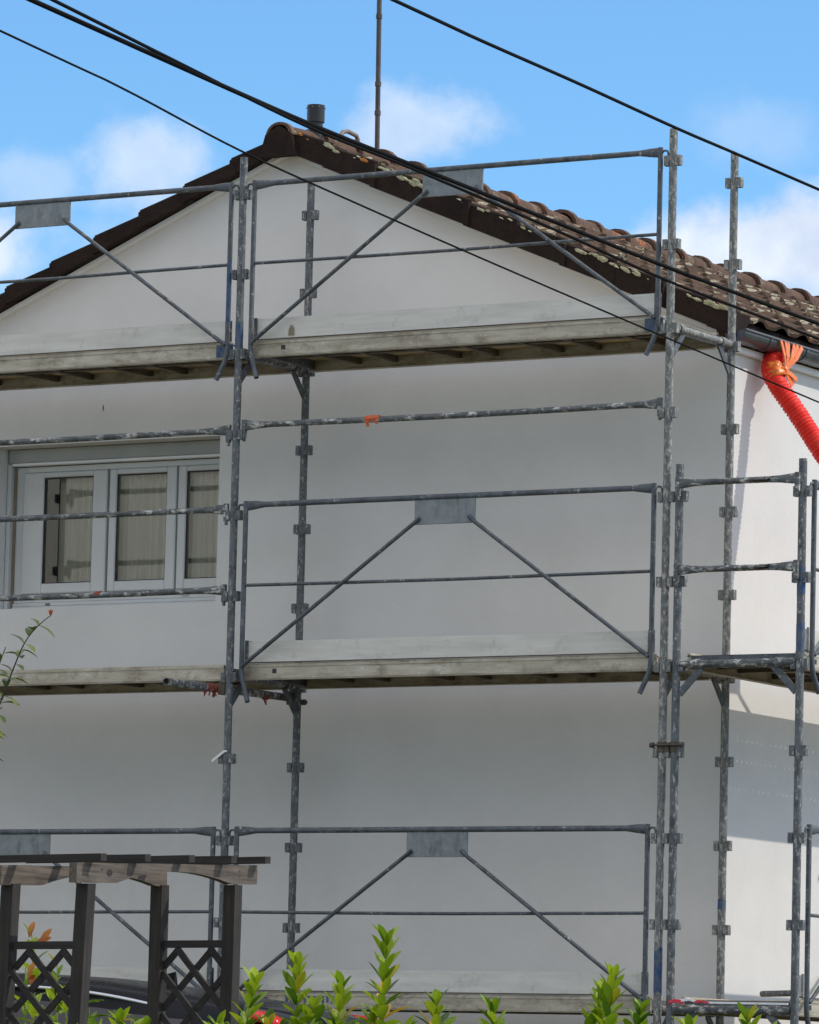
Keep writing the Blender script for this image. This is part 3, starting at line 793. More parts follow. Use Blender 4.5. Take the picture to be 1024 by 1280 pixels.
# coupler tying the two corner posts
cp = empty('coupler', (3.04, 0, 1.53), 'rusty double coupler clamping the two posts at the corner', 'coupler')
m = MB()
for x in (-.040, .043):
    m.tube([(x, 0, -.03), (x, 0, .03)], .031, 12)
m.box((-.012, -.026, -.025), (.016, .026, .025)); m.build('clamp_body', M['rib'], cp)
m = MB(); m.tube([(-.105, -.036, .012), (.11, -.036, .012)], .007, 8)
for x in (-.10, .095): m.tube([(x, -.036, .012), (x+.022, -.036, .012)], .017, 6)
m.build('bolt', M['mast'], cp)
zt = MB(); zt.bar((-.085, -.03, -.06), (.0, -.028, .0), .006, .014); zt.tube([(0, 0, -.004), (0, 0, .006)], .027, 12)
z = zt.build('tape', M['whitetape']); z.location = (-.005, 0, 1.545)
tag(z, 'white strip tied round the left post below the middle deck', 'strip')
# hazard tape on the lowest transom
hz = MB()
for a_, b_, w_ in (((3.10, -.04, .050), (3.14, -.055, .060), .020), ((3.14, -.055, .060), (3.19, -.045, .052), .026), ((3.27, -.05, .054), (3.31, -.055, .058), .016), ((3.31, -.055, .058), (3.36, -.045, .050), .012)):
    hz.bar(a_, b_, w_, w_*.8)
h1 = empty('hazard_tape', (3.1, 0, .05), 'red and white tape lying on the lowest transom at the corner', 'tape')
o = hz.build('red_band', M['redwhite'], h1); o.location = (-3.1, 0, -.05)
hz = MB(); hz.bar((3.18, -.05, .062), (3.23, -.055, .069), .018, .018); hz.bar((3.23, -.055, .069), (3.28, -.05, .056), .014, .012); hz.bar((3.35, -.045, .052), (3.86, -.04, .050), .012, .012)
o = hz.build('white_band', M['whitetape'], h1); o.location = (-3.1, 0, -.05)
st = MB(); st.tube([(3.50, .35, .115), (3.80, .20, .118)], .018, 12, True, None, True)
tag(st.build('short_tube', M['post']), 'short grey tube lying on the lowest side deck', 'tube')

# ------------------------------------------------------------------ red hose
def catmull(P, step):
    P = [Vector(p) for p in P]; P = [2*P[0]-P[1]] + P + [2*P[-1]-P[-2]]; out = []
    for i in range(1, len(P)-2):
        n = max(2, int((P[i+1]-P[i]).length/step))
        for k in range(n):
            t = k/n; a, b, c, d = P[i-1:i+3]
            out.append(.5*((2*b)+(c-a)*t+(2*a-5*b+4*c-d)*t*t+(3*b-a-3*c+d)*t**3))
    out.append(P[-2]); return out
hp = [(2.945, 1.52, 4.05), (2.955, 1.45, 4.005), (2.972, 1.395, 3.935), (3.03, 1.385, 3.835), (3.16, 1.405, 3.652), (3.30, 1.41, 3.447), (3.62, 1.42, 2.98), (4.25, 1.5, 1.6), (4.8, 1.7, -.4), (5.0, 1.9, GZ+.06), (5.3, 3.0, GZ+.06)]
path = catmull(hp, .0058)
rs = []; s = 0
for i, p in enumerate(path):
    if i: s += (p-path[i-1]).length
    rs.append(.055 + .0065*(1 if (s/.0235) % 1 < .55 else -.6))
hz_ = empty('drain_hose', (2.97, 1.4, 3.93), 'red corrugated hose hanging from the gutter, wrapped in orange plastic', 'hose')
m = MB(); m.tube(path, .06, 20, True, rs, True); o = m.build('corrugated_tube', M['hose'], hz_); o.location = -Vector(hz_.location)
m = MB(); sub = path[25:43]; n = 28; vs = []
for i, p in enumerate(sub):
    tdir = (path[26+i]-path[24+i]).normalized(); a = tdir.cross(Vector((0, 0, 1))).normalized(); b = tdir.cross(a)
    for k in range(n):
        an = 2*PI*k/n
        rr = .067 + .014*mnoise.noise(Vector((math.cos(an)*2.2, math.sin(an)*2.2, i*.33))) + .008*mnoise.noise(Vector((math.cos(an)*6, math.sin(an)*6, i*.9)))
        if i in (0, len(sub)-1): rr = .050 + random.uniform(0, .004)
        vs.append(p + Vector((.015, .011, .004)) + (a*math.cos(an)+b*math.sin(an))*rr)
m.add(vs, [(i*n+k, i*n+(k+1) % n, (i+1)*n+(k+1) % n, (i+1)*n+k) for i in range(len(sub)-1) for k in range(n)], True)
o = m.build('plastic_wrap', M['wrap'], hz_); o.location = -Vector(hz_.location)
m = MB(); knot = Vector((3.06, 1.42, 3.94))
for i, yy in enumerate((1.40, 1.46, 1.50, 1.58, 1.63, 1.69)):
    tp = Vector((3.035, yy, 4.120)); mid = tp.lerp(knot, .5) + Vector((.008+.005*(i % 2), 0, random.uniform(-.01, .01)))
    for a, b in ((tp + Vector((-.03, 0, .016)), tp), (tp, mid), (mid, knot)):
        m.bar(a, b, .030-.010*(b is knot), .005, up=(1, 0, .2))
m.tube([knot + Vector((-.01, .0, .015)), knot, knot + Vector((.0, 0, -.03))], .016, 8)
m.bar(knot, knot + Vector((.02, .06, -.09)), .05, .006, up=(1, 0, 0)); m.bar(knot, knot + Vector((.03, .09, -.05)), .035, .006, up=(1, 0, .3))
o = m.build('plastic_tie', M['wrap'], hz_); o.location = -Vector(hz_.location)

# ------------------------------------------------------------------ overhead cables
def cable(label, pts, r, ext0=6, ext1=9, strands=1):
    P = [Vector(p) for p in pts]
    P = [P[0]+(P[0]-P[1]).normalized()*ext0] + P + [P[-1]+(P[-1]-P[-2]).normalized()*ext1]
    C = catmull(P, .12); m = MB()
    if strands == 1: m.tube(C, r, 8)
    o = m.build('overhead_cable', M['cable']); tag(o, label, 'cable', 'cables crossing the picture'); return o
cable('thick black cable running from the top left corner down over the tiled roof', [(8.906, -15.135, 2.45), (8.689, -14.138, 2.489), (8.5, -13.02, 2.511), (8.389, -12.13, 2.526), (8.29, -10.957, 2.527), (8.247, -10.021, 2.512), (8.238, -8.764, 2.487)], .0078)
cable('thinner black cable sagging just below the thick one over the tiled roof', [(8.869, -14.977, 2.485), (8.678, -14.078, 2.502), (8.503, -13.02, 2.499), (8.391, -12.129, 2.513), (8.289, -10.953, 2.499), (8.245, -10.016, 2.463), (8.236, -8.758, 2.429)], .0056)
cable('lowest thin black cable crossing the gable and ending below the red hose', [(8.383, -14.524, 2.522), (8.196, -13.609, 2.537), (8.042, -12.67, 2.512), (7.923, -11.711, 2.497), (7.84, -10.73, 2.47), (7.783, -9.388, 2.414), (7.792, -7.837, 2.321)], .0037)
cable('highest black cable, touching the tops of the right posts in the sky', [(8.868, -13.114, 2.852), (8.696, -12.259, 2.901), (8.536, -11.31, 2.948), (8.399, -10.3, 2.977), (8.336, -9.727, 2.992), (8.257, -8.822, 3.005)], .0062)

# ------------------------------------------------------------------ pergola
def pergola():
    ox, oy = 3.125, -6.135; S = 1.31; W = .435
    root = empty('pergola', (ox-W/2, oy+S/2, GZ), 'weathered wooden pergola arch with lattice sides, standing in front of the scaffolding', 'pergola')
    off = -Vector(root.location)
    def shear(z, y): return z + (-.018 + .055*(y-oy)/S)*min(1, (z-GZ)/1.6)
    def bld(mb, name, m, par=None):
        mb.v = [(a, b, shear(c, b)) for a, b, c in mb.v]
        o = mb.build(name, m, par or root)
        if par is None: o.location = off
        return o
    hw = .034
    tops = {}
    for (x, y, lean) in ((ox, oy, .06), (ox-W, oy, .05), (ox, oy+S, .01), (ox-W, oy+S, .0)):
        m = MB(); zt = .462; vs = []
        for z, l in ((GZ, -lean*1.9*.6), (zt, 0)):
            for a, b in ((-1, -1), (1, -1), (1, 1), (-1, 1)): vs.append((x+l*.8+a*hw, y+l*.3+b*hw, z))
        m.add(vs, [(3, 2, 1, 0), (4, 5, 6, 7), (0, 1, 5, 4), (1, 2, 6, 5), (2, 3, 7, 6), (3, 0, 4, 7)])
        bld(m, 'post', M['w_dark_z'])
    # arched headers running along y
    for x, ya, yb, dz in ((ox, oy-.115, oy+S+.19, 0), (ox-W, oy-.115, oy+S+.03, -.012)):
        m = MB(); n = 28; t = .022; zt = .562+dz; zb = .466+dz
        top, bot = [], []
        for i in range(n+1):
            y = ya + (yb-ya)*i/n
            u = (y-(oy+.24))/(S-.30); arch = .058*math.sin(PI*min(1, max(0, u)))**.8 if 0 < u < 1 else 0
            e = .002*mnoise.noise(Vector((y*4, x, 0)))
            top.append((y, zt+e)); bot.append((y, zb+arch))
        vs = [(x-t, y, z) for y, z in top] + [(x-t, y, z) for y, z in bot] + [(x+t, y, z) for y, z in top] + [(x+t, y, z) for y, z in bot]
        k = n+1; fs = []
        for i in range(n):
            fs += [(i, i+1, k+i+1, k+i), (2*k+i+1, 2*k+i, 3*k+i, 3*k+i+1), (i+1, i, 2*k+i, 2*k+i+1), (k+i, k+i+1, 3*k+i+1, 3*k+i)]
        fs += [(0, k, 3*k, 2*k), (n, 2*k+n, 3*k+n, k+n)]
        m.add(vs, fs); hd = bld(m, 'header', M['w_grey_y'])
        for ky, kz, kr in (((oy+.165, .515, .017), (oy+.10, .53, .005), (oy+S+.02, .505, .004), (oy+S+.02, .53, .004), (oy-.02, .50, .004)) if x == ox else ()):
            kn = MB(); q = 12
            kn.add([(x+t+.0012, ky+kr*1.5*math.cos(2*PI*i/q), kz+kr*math.sin(2*PI*i/q)) for i in range(q)], [tuple(range(q))])
            kn.v = [(a, b, shear(c, b)) for a, b, c in kn.v]; kn.build('knot' if kr > .01 else 'screw', M['w_dark_x'], hd)
    for i, y in enumerate((-6.14, -5.76, -5.36, -4.98, -4.66)):
        m = MB(); tilt = random.uniform(-.004, .004); z = .584
        m.bar((ox-W-.16, y, z-.004+tilt), (ox+.10, y+random.uniform(-.006, .006), z+.004), .050, .036)
        bld(m, 'roof_slat', M['w_dark_x'])
    for y, dz in ((oy, 0), (oy+S, .0)):
        root2 = MB()
        zr = .165+dz
        root2.bar((ox-W+hw, y, zr), (ox-hw, y, zr+.004), .034, .038); root3 = MB(); root3.bar((ox-W+hw, y, -1.30), (ox-hw, y, -1.30), .034, .038)
        root2.v = [(a, b, shear(c, b)) for a, b, c in root2.v]; p = root2.build('lattice_panel', M['w_dark_x'], root); p.location = off
        root3.build('bottom_rail', M['w_dark_x'], p)
        x0, x1, z0, z1 = ox-W+hw, ox-hw, -1.28, zr-.02
        def clipline(xa, za, dx, dz_):
            # clip x = xa+t*dx, z = za+t*dz to the panel
            ts = sorted([(x0-xa)/dx, (x1-xa)/dx]); tz = sorted([(z0-za)/dz_, (z1-za)/dz_])
            a, b = max(ts[0], tz[0]), min(ts[1], tz[1])
            return (a, b) if b - a > .03 else None
        l = MB()
        for s, yy in ((1, y-.009), (-1, y+.009)):
            k = -9
            while k < 14:
                za = z1 - k*.205 + (.087 if s > 0 else -.09)
                c = clipline(x0, za, 1, -s*1.03)
                if c: l.bar((x0+c[0], yy, za-s*1.03*c[0]), (x0+c[1], yy, za-s*1.03*c[1]), .014, .026, up=(0, 1, 0)) if False else l.bar((x0+c[0], yy, za-s*1.03*c[0]), (x0+c[1], yy, za-s*1.03*c[1]), .016, .031)
                k += 1
        l.v = [(a, b, shear(c, b)) for a, b, c in l.v]; l.build('lattice', M['w_dark_x'], p)
pergola()

# ------------------------------------------------------------------ the sunlit house opposite, seen in the window panes
def neighbour():
    root = empty('neighbour_house', (-8.6, -11.6, GZ), 'cream neighbouring house opposite the gable, outside the picture, mirrored in the window panes', 'house', None, math.radians(150.5))
    # local +y faces back towards the scaffolding after the turn: build it facing -y
    m = MB(); m.add([(-6, 0, 0), (6, 0, 0), (6, 0, 8.7), (-6, 0, 8.7), (-6, 8, 0), (6, 8, 0), (6, 8, 8.7), (-6, 8, 8.7)], [(0, 1, 2, 3), (5, 4, 7, 6), (1, 5, 6, 2), (4, 0, 3, 7)])
    m.build('wall', M['cream'], root)
    m = MB(); m.add([(-6.4, -.4, 8.55), (6.4, -.4, 8.55), (6.4, 4, 10.7), (-6.4, 4, 10.7), (-6.4, 8.4, 8.55), (6.4, 8.4, 8.55)], [(0, 1, 2, 3), (5, 4, 3, 2), (0, 3, 4), (1, 5, 2), (4, 5, 1, 0)])
    m.build('roof', M['tile'], root)
    for x in (-4.2, 4.0):
        for z in (1.0, 3.9):
            m = MB(); m.cbox((x-.6, -.04, z), (x+.6, -.005, z+1.3)); w = m.build('window', M['pvc'], root)
            m = MB(); m.box((x-.5, -.05, z+.1), (x+.5, -.042, z+1.2)); m.build('pane', M['carglass'], w)
neighbour()

# ------------------------------------------------------------------ car (only its roof shows above the hedge)
def car():
    root = empty('parked_car', (.45, -3.0, GZ), 'black car parked behind the pergola with a red tail light and roof fin', 'car')
    # stations along x: (x, roof z, belt z, half width at belt, half width roof), z above ground
    ST = [(-2.28, .62, .50, .55, .45), (-2.20, .74, .62, .72, .60), (-1.95, .86, .76, .82, .70), (-1.5, .96, .88, .88, .74), (-1.15, 1.03, .94, .90, .74), (-.6, 1.33, .98, .91, .64), (-.15, 1.49, 1.0, .915, .62), (.3, 1.545, 1.01, .92, .62),
          (.8, 1.525, 1.02, .92, .61), (1.15, 1.49, 1.03, .91, .60), (1.5, 1.445, 1.04, .90, .58), (1.75, 1.415, 1.05, .885, .60), (2.0, 1.37, 1.05, .87, .60), (2.22, 1.305, 1.04, .85, .60), (2.34, 1.06, .98, .82, .66), (2.40, .78, .72, .78, .70), (2.36, .45, .42, .74, .66)]
    sec = []
    for x, zr, zb, wb, wr in ST:
        x = x - .05
        half = [(wb*.93, .22), (wb*.985, .42), (wb, .62*zb/.98 if zb > .7 else zb*.8), (wb*.985, zb*.90), (wb*.955, zb), (wr+.30*(wb-wr), zb+(zr-zb)*.55), (wr, zb+(zr-zb)*.90), (wr*.78, zb+(zr-zb)*.985), (wr*.4, zr), (0, zr+.004)]
        ring = [(-a, z) for a, z in half] + [(a, z) for a, z in half[-2::-1]]
        sec.append([(x, y, z) for y, z in ring])
    m = MB(); k = len(sec[0]); vs = [p for s in sec for p in s]
    fs = [(i*k+j, (i+1)*k+j, (i+1)*k+j+1, i*k+j+1) for i in range(len(sec)-1) for j in range(k-1)]
    fs += [tuple(range(k))[::-1], tuple((len(sec)-1)*k+j for j in range(k))]
    fs += [(i*k+k-1, (i+1)*k+k-1, (i+1)*k, i*k) for i in range(len(sec)-1)]
    m.add(vs, fs, True); body = m.build('body', M['car'], root)
    # side glass, a panel 4 mm outside the body
    for side in (0, 1):
        g = MB(); 
        for (i0, i1) in ((5, 8), (8, 11)):
            rows = []
            for i in range(i0, i1+1):
                s = sec[i]; a = s[4] if not side else s[k-5]; b = s[6] if not side else s[k-7]; c = s[5] if not side else s[k-6]
                o = -.006 if not side else .006
                rows.append([(a[0], a[1]+o, a[2]+.03), (c[0], c[1]+o*1.5, c[2]), (b[0], b[1]+o*1.6, b[2]-.03)])
            vs = [p for r in rows for p in r]
            g.add(vs, [(i*3+j, (i+1)*3+j, (i+1)*3+j+1, i*3+j+1) for i in range(len(rows)-1) for j in range(2)], True)
        g.build('side_window', M['carglass'], root)
        c = MB(); pts = []
        for i in range(4, 12):
            s = sec[i]; b = s[6] if not side else s[k-7]
            pts.append((b[0], b[1]+(-.012 if not side else .012), b[2]-.01-(.012 if i < 10 else .03*(i-9))))
        q = sec[12][5] if not side else sec[12][k-6]; pts.append((q[0]-.12, q[1]+(-.012 if not side else .012), q[2]-.02))
        c.tube(catmull(pts, .05), .012, 8); c.build('chrome_trim', M['chrome'], root)
        lamp = MB(); yy = -1 if not side else 1
        lp = [(1.98, .52, 1.335), (2.05, .55, 1.33), (2.12, .56, 1.32), (2.19, .55, 1.29)]
        vs = []
        for x, y, z in lp: vs += [(x, yy*(y-.02), z+.022), (x, yy*(y+.055), z+.008), (x, yy*(y+.065), z-.035), (x, yy*(y-.01), z-.035)]
        n = len(lp); fs = [(i*4+a, i*4+(a+1) % 4, (i+1)*4+(a+1) % 4, (i+1)*4+a) for i in range(n-1) for a in range(4)] + [(0, 3, 2, 1), (n*4-4, n*4-3, n*4-2, n*4-1)]
        lamp.add(vs, fs, True); lamp.build('tail_light', M['redlens'], root)
    rw = MB(); rows = []
    for i in (12, 13, 14):
        s = sec[i]; rows.append([(p[0]+.008, p[1]*.9, p[2]+.006) for p in s[6:k-6]])
    kk = len(rows[0]); rw.add([p for r in rows for p in r], [(i*kk+j, (i+1)*kk+j, (i+1)*kk+j+1, i*kk+j+1) for i in range(2) for j in range(kk-1)], True)
    rw.build('rear_window', M['carglass'], root)
    ws = MB(); rows = []
    for i in (4, 5, 6):
        s = sec[i]; rows.append([(p[0]-.008, p[1]*.93, p[2]+.008) for p in s[6:k-6]])
    ws.add([p for r in rows for p in r], [(i*kk+j, (i+1)*kk+j, (i+1)*kk+j+1, i*kk+j+1) for i in range(2) for j in range(kk-1)], True)
    ws.build('windscreen', M['carglass'], root)
    fn = MB(); xb = 1.12; zf = 1.49
    fn.add([(xb-.12, -.02, zf), (xb+.05, -.02, zf), (xb+.05, .02, zf), (xb-.12, .02, zf), (xb-.02, -.006, zf+.06), (xb+.045, -.006, zf+.075), (xb+.045, .006, zf+.075), (xb-.02, .006, zf+.06)],
           [(3, 2, 1, 0), (4, 5, 6, 7), (0, 1, 5, 4), (1, 2, 6, 5), (2, 3, 7, 6), (3, 0, 4, 7)])
    fn.build('roof_fin', M['car'], root)
    for x in (-1.45, 1.35):
        for y in (-.80, .80):
            t = MB(); t.tube([(x, y-.1, .33), (x, y+.1, .33)], .33, 28); w = t.build('wheel', M['tyre'], root)
            r = MB(); s = 1 if y > 0 else -1; r.tube([(x, y+s*.101, .33), (x, y+s*.112, .33)], .21, 20); r.build('rim', M['rim'], w)
    hl = MB()
    for s in (-1, 1): hl.cbox((-2.30, s*.62-.12, .60), (-2.16, s*.62+.12, .70), .02)
    hl.build('headlight', M['rim'], root)
car()

# ------------------------------------------------------------------ plants
def leaf(mb, p, d, nrm, L, w, curl=.15):
    p = Vector(p); d = Vector(d).normalized(); n = Vector(nrm); n = (n - d*n.dot(d)).normalized(); s = d.cross(n)
    prof = [(0, .06), (.18, .55), (.42, .95), (.65, 1), (.85, .68), (1, .03)]
    vs = []
    for t, ww in prof:
        c = p + d*L*t - n*(curl*L*t*t); vs += [c - s*w*.5*ww + n*.16*w*ww, c, c + s*w*.5*ww + n*.16*w*ww]
    fs = []
    for i in range(len(prof)-1): fs += [(i*3, i*3+1, i*3+4, i*3+3), (i*3+1, i*3+2, i*3+5, i*3+4)]
    mb.add(vs, fs, True)
def shoot(st, lf, base, tip, n, L0, yl=None, py=.0):
    base = Vector(base); tip = Vector(tip); ax = tip-base; H = ax.length
    side = ax.cross(Vector((0, 1, 0))).normalized()
    mid = base.lerp(tip, .5) + side*random.uniform(-.03, .03)*H*2
    pts = catmull([base, mid, tip], .04); st.tube(pts, .004, 6, True, [.006-.004*i/len(pts) for i in range(len(pts))])
    for i in range(n):
        t = (i+.3)/n; p = pts[min(len(pts)-1, int(t*(len(pts)-1)))]
        a = i*2.4 + random.uniform(-.35, .35); out = Vector((math.cos(a), math.sin(a), 0))
        up = ax.normalized()*(.62+.75*t*t) + out*(1.08-.5*t) + Vector((0, 0, .1)); L = L0*random.uniform(.75, 1.15)*(1-.25*t)
        tgt = yl if (yl is not None and t < .7 and random.random() < py) else lf
        leaf(tgt, p, up, ax.normalized()*.8 - out*.6 + Vector((random.uniform(-.3, .3), random.uniform(-.3, .3), 0)), L, L*random.uniform(.33, .41), random.uniform(.02, .25))
def laurel(label, x, y, tips, dens=90, yel=.05, leafL=.115):
    g = ground_z(x, y); root = empty('laurel_shrub', (x, y, g), label, 'shrub', 'laurel shrubs of the hedge')
    st, lf, yl = MB(), MB(), MB(); off = Vector((x, y, g))
    for (tx, tz, ty, big) in tips:
        tz -= .045
        b = Vector((x+(tx-x)*.75+random.uniform(-.03, .03), ty+random.uniform(-.04, .04), tz-.33*big))
        shoot(st, lf, b, (tx, ty, tz), int(30*big+7), leafL*(.95+.1*big), yl, yel)
        st.tube([Vector((x+(tx-x)*.3, y, g)), b], .009, 6)
        for q in range(int(8+7*big)):
            a = random.uniform(0, 2*PI); r = random.uniform(.03, .19)
            bb = b + Vector((r*math.cos(a), r*math.sin(a), -random.uniform(.04, .24)))
            shoot(st, lf, bb, bb + Vector((.08*math.cos(a), .08*math.sin(a), random.uniform(.12, .22))), 14, leafL, yl, yel)
    for i in range(dens):                     # body of the shrub below
        a = random.uniform(0, 2*PI); r = .30*math.sqrt(random.random()); z = random.uniform(.15, 1)
        p = Vector((x+r*math.cos(a)*1.1, y+r*math.sin(a), g + z*( -.38 - g)))
        leaf(lf, p, (math.cos(a), math.sin(a), .6), (random.uniform(-.5, .5), random.uniform(-.5, .5), 1), leafL, leafL*.4)
    o = st.build('stem', M['stem_g'], root); o.location = -off
    o = lf.build('foliage', M['leaf'], root); o.location = -off
    if yl.v: o = yl.build('yellow_leaves', M['leaf_y'], root); o.location = -off
laurel('low laurel shrub under the lattice of the pergola, seen through the arch', 5.46, -9.3, [(5.44, -.185, -9.3, .6), (5.52, -.23, -9.25, .5), (5.33, -.235, -9.3, .5)], yel=.02)
laurel('laurel shrub just right of the pergola, in front of the red tail light', 6.0, -9.25, [(6.075, -.035, -9.3, 1.0), (5.84, -.20, -9.2, .5), (6.13, -.19, -9.28, .6), (5.94, -.235, -9.3, .5)], yel=.08)
laurel('laurel shrub with two leafy shoots, left of the tallest shoot', 6.37, -9.3, [(6.29, .04, -9.32, 1.1), (6.42, -.04, -9.2, 1.0), (6.35, -.12, -9.3, .9), (6.47, -.20, -9.3, .6)], yel=.06)
laurel('laurel shrub with the tallest shoot and yellowing leaves', 6.68, -9.3, [(6.675, .138, -9.3, 1.45), (6.60, -.16, -9.28, .7), (6.84, -.095, -9.2, .85), (6.76, -.21, -9.3, .6)], yel=.16)
laurel('small laurel shrub with one short shoot below the toe board', 7.12, -9.3, [(7.15, -.132, -9.3, .75), (7.03, -.26, -9.3, .5)], yel=.03)
laurel('bushy bright laurel shrub below the corner of the scaffolding', 7.66, -9.28, [(7.675, .005, -9.3, 1.1), (7.60, -.06, -9.24, 1.0), (7.56, -.17, -9.26, .8), (7.745, -.12, -9.2, .8)], yel=.02)
laurel('laurel shrub near the right edge under the lowest side deck', 8.22, -9.28, [(8.245, -.14, -9.3, .8), (7.96, -.175, -9.22, .6), (8.33, -.21, -9.3, .5)], yel=.02)
# larger leaved bush behind the left panel of the pergola
def bush():
    x, y = 2.02, -4.75; g = ground_z(x, y); root = empty('laurel_shrub', (x, y, g), 'tall laurel bush with orange tip leaves behind the pergola at the left', 'shrub')
    off = Vector((x, y, g)); st, lf, ol = MB(), MB(), MB()
    for tx, ty, tz in ((1.90, -4.8, .27), (2.03, -4.75, .12), (1.93, -4.65, .05), (2.12, -4.8, -.02), (2.2, -4.7, -.12), (1.8, -4.7, .1), (2.0, -4.9, -.05)):
        shoot(st, lf, (tx+.02, ty, tz-.45), (tx, ty, tz), 13, .125)
        st.tube([(x, y, g), (tx+.02, ty, tz-.45)], .010, 6)
    for i in range(160):
        a = random.uniform(0, 2*PI); r = .30*math.sqrt(random.random())
        leaf(lf, (x+r*math.cos(a), y+r*math.sin(a), random.uniform(g+.3, -.1)), (math.cos(a), math.sin(a), .3), (0, 0, 1), .12, .05)
    for p, d in (((1.955, -4.80, .20), (.5, 0, .9)), ((1.90, -4.82, .23), (.05, .1, 1)), ((1.93, -4.82, .19), (.7, .1, .5)), ((1.93, -4.86, .02), (.2, 0, 1)), ((1.96, -4.86, -.03), (-.2, 0, 1))):
        leaf(ol, p, d, (.3, -1, .3), .09, .034, .5)
    for m, nm, mt in ((st, 'stem', 'stem_g'), (lf, 'foliage', 'leaf'), (ol, 'orange_leaves', 'leaf_o')):
        o = m.build(nm, M[mt], root); o.location = -off
bush()
def twig_shrub():
    x, y = 4.5, -9.5; g = ground_z(x, y)
    root = empty('garden_shrub', (x, y, g), 'thin-branched shrub reaching in from the left edge below the window', 'shrub')
    off = Vector((x, y, g)); st, lf, ol = MB(), MB(), MB()
    def branch(pts, r0, r1, nl, L):
        C = catmull(pts, .03); n = len(C); st.tube(C, r0, 6, True, [r0+(r1-r0)*i/n for i in range(n)])
        for i in range(nl):
            t = .08+.9*i/nl; k = int(t*(n-1)); p = C[k]; d = (C[min(k+1, n-1)]-C[max(0, k-1)]).normalized()
            a = i*2.5+random.uniform(-.4, .4); o = Vector((math.cos(a)*.8, math.sin(a)*.5, math.cos(a)*-.5))
            leaf(lf, p, d*.5+o+Vector((0, 0, -.1)), Vector((0, 0, 1))+o*.2, L*random.uniform(.6, 1.1), L*.48, .45)
    branch([(4.80, -9.5, .70), (4.90, -9.5, .93), (4.945, -9.5, 1.01), (4.989, -9.5, 1.112), (5.054, -9.5, 1.25), (5.121, -9.5, 1.323), (5.180, -9.5, 1.362)], .006, .0018, 30, .078)
    branch([(4.78, -9.45, .78), (4.86, -9.45, 1.0), (4.93, -9.5, 1.15), (4.965, -9.5, 1.24)], .005, .0018, 24, .072)
    branch([(4.8, -9.55, .6), (4.90, -9.55, .75), (4.95, -9.55, .90), (4.97, -9.55, .98)], .005, .002, 22, .072)
    for q in range(5):
        leaf(ol, (5.180, -9.5, 1.360), (.3*math.cos(q*1.3), .3*math.sin(q*1.3), 1), (1, -1, .2), .028, .008, .1)
    for k in range(7):
        a = k*.9; tx, ty = x+.2*math.cos(a)-.1, y+.3*math.sin(a); tz = random.uniform(.3, 1.0)
        branch([(x, y, g), (x+(tx-x)*.4, y+(ty-y)*.4, g+.9), (tx, ty, tz)], .014, .002, 46, .045)
    st.tube([(x, y, g), (4.65, -9.5, 0.1), (4.80, -9.5, .70)], .010, 6)
    for m, nm, mt in ((st, 'stem', 'stem'), (lf, 'foliage', 'leaf_d'), (ol, 'orange_bud', 'leaf_o')):
        o = m.build(nm, M[mt], root); o.location = -off
twig_shrub()

# ------------------------------------------------------------------ sun, sky, camera
SUN = Vector((1.0, .50, .93)).normalized()
ld = bpy.data.lights.new('sun', 'SUN'); ld.energy = 2.0; ld.angle = math.radians(.53); ld.color = (1, .93, .83)
lo = bpy.data.objects.new('sun', ld); COL.objects.link(lo); lo.rotation_euler = (-SUN).to_track_quat('-Z', 'Y').to_euler()
lo.location = SUN*40
w = bpy.data.worlds.new('World'); scene.world = w; w.use_nodes = True; nt = w.node_tree
bg = nt.nodes['Background']
sky = nt.nodes.new('ShaderNodeTexSky'); sky.sky_type = 'NISHITA'; sky.sun_disc = False
sky.sun_elevation = math.asin(SUN.z); sky.sun_rotation = math.atan2(SUN.x, SUN.y)
sky.altitude = 300; sky.air_density = 1.0; sky.dust_density = .25; sky.ozone_density = 3.2
tc = nt.nodes.new('ShaderNodeTexCoord'); dirv = tc.outputs['Generated']
def vm(op, a, b=None):
    n = nt.nodes.new('ShaderNodeVectorMath'); n.operation = op
    for s, v in zip(n.inputs, (a, b)):
        if v is None: continue
        if hasattr(v, 'links'): nt.links.new(v, s)
        else: s.default_value = v
    return n
def mm(op, a, b=0., clamp=False):
    n = nt.nodes.new('ShaderNodeMath'); n.operation = op; n.use_clamp = clamp
    for s, v in zip(n.inputs, (a, b)):
        if hasattr(v, 'links'): nt.links.new(v, s)
        else: s.default_value = v
    return n.outputs[0]
nz = nt.nodes.new('ShaderNodeTexNoise'); nz.inputs['Scale'].default_value = 42; nz.inputs['Detail'].default_value = 9; nz.inputs['Roughness'].default_value = .58
nt.links.new(dirv, nz.inputs['Vector'])
nz2 = nt.nodes.new('ShaderNodeTexNoise'); nz2.inputs['Scale'].default_value = 3.0; nz2.inputs['Detail'].default_value = 7
nt.links.new(dirv, nz2.inputs['Vector'])
total = None
PX = 1/6441.
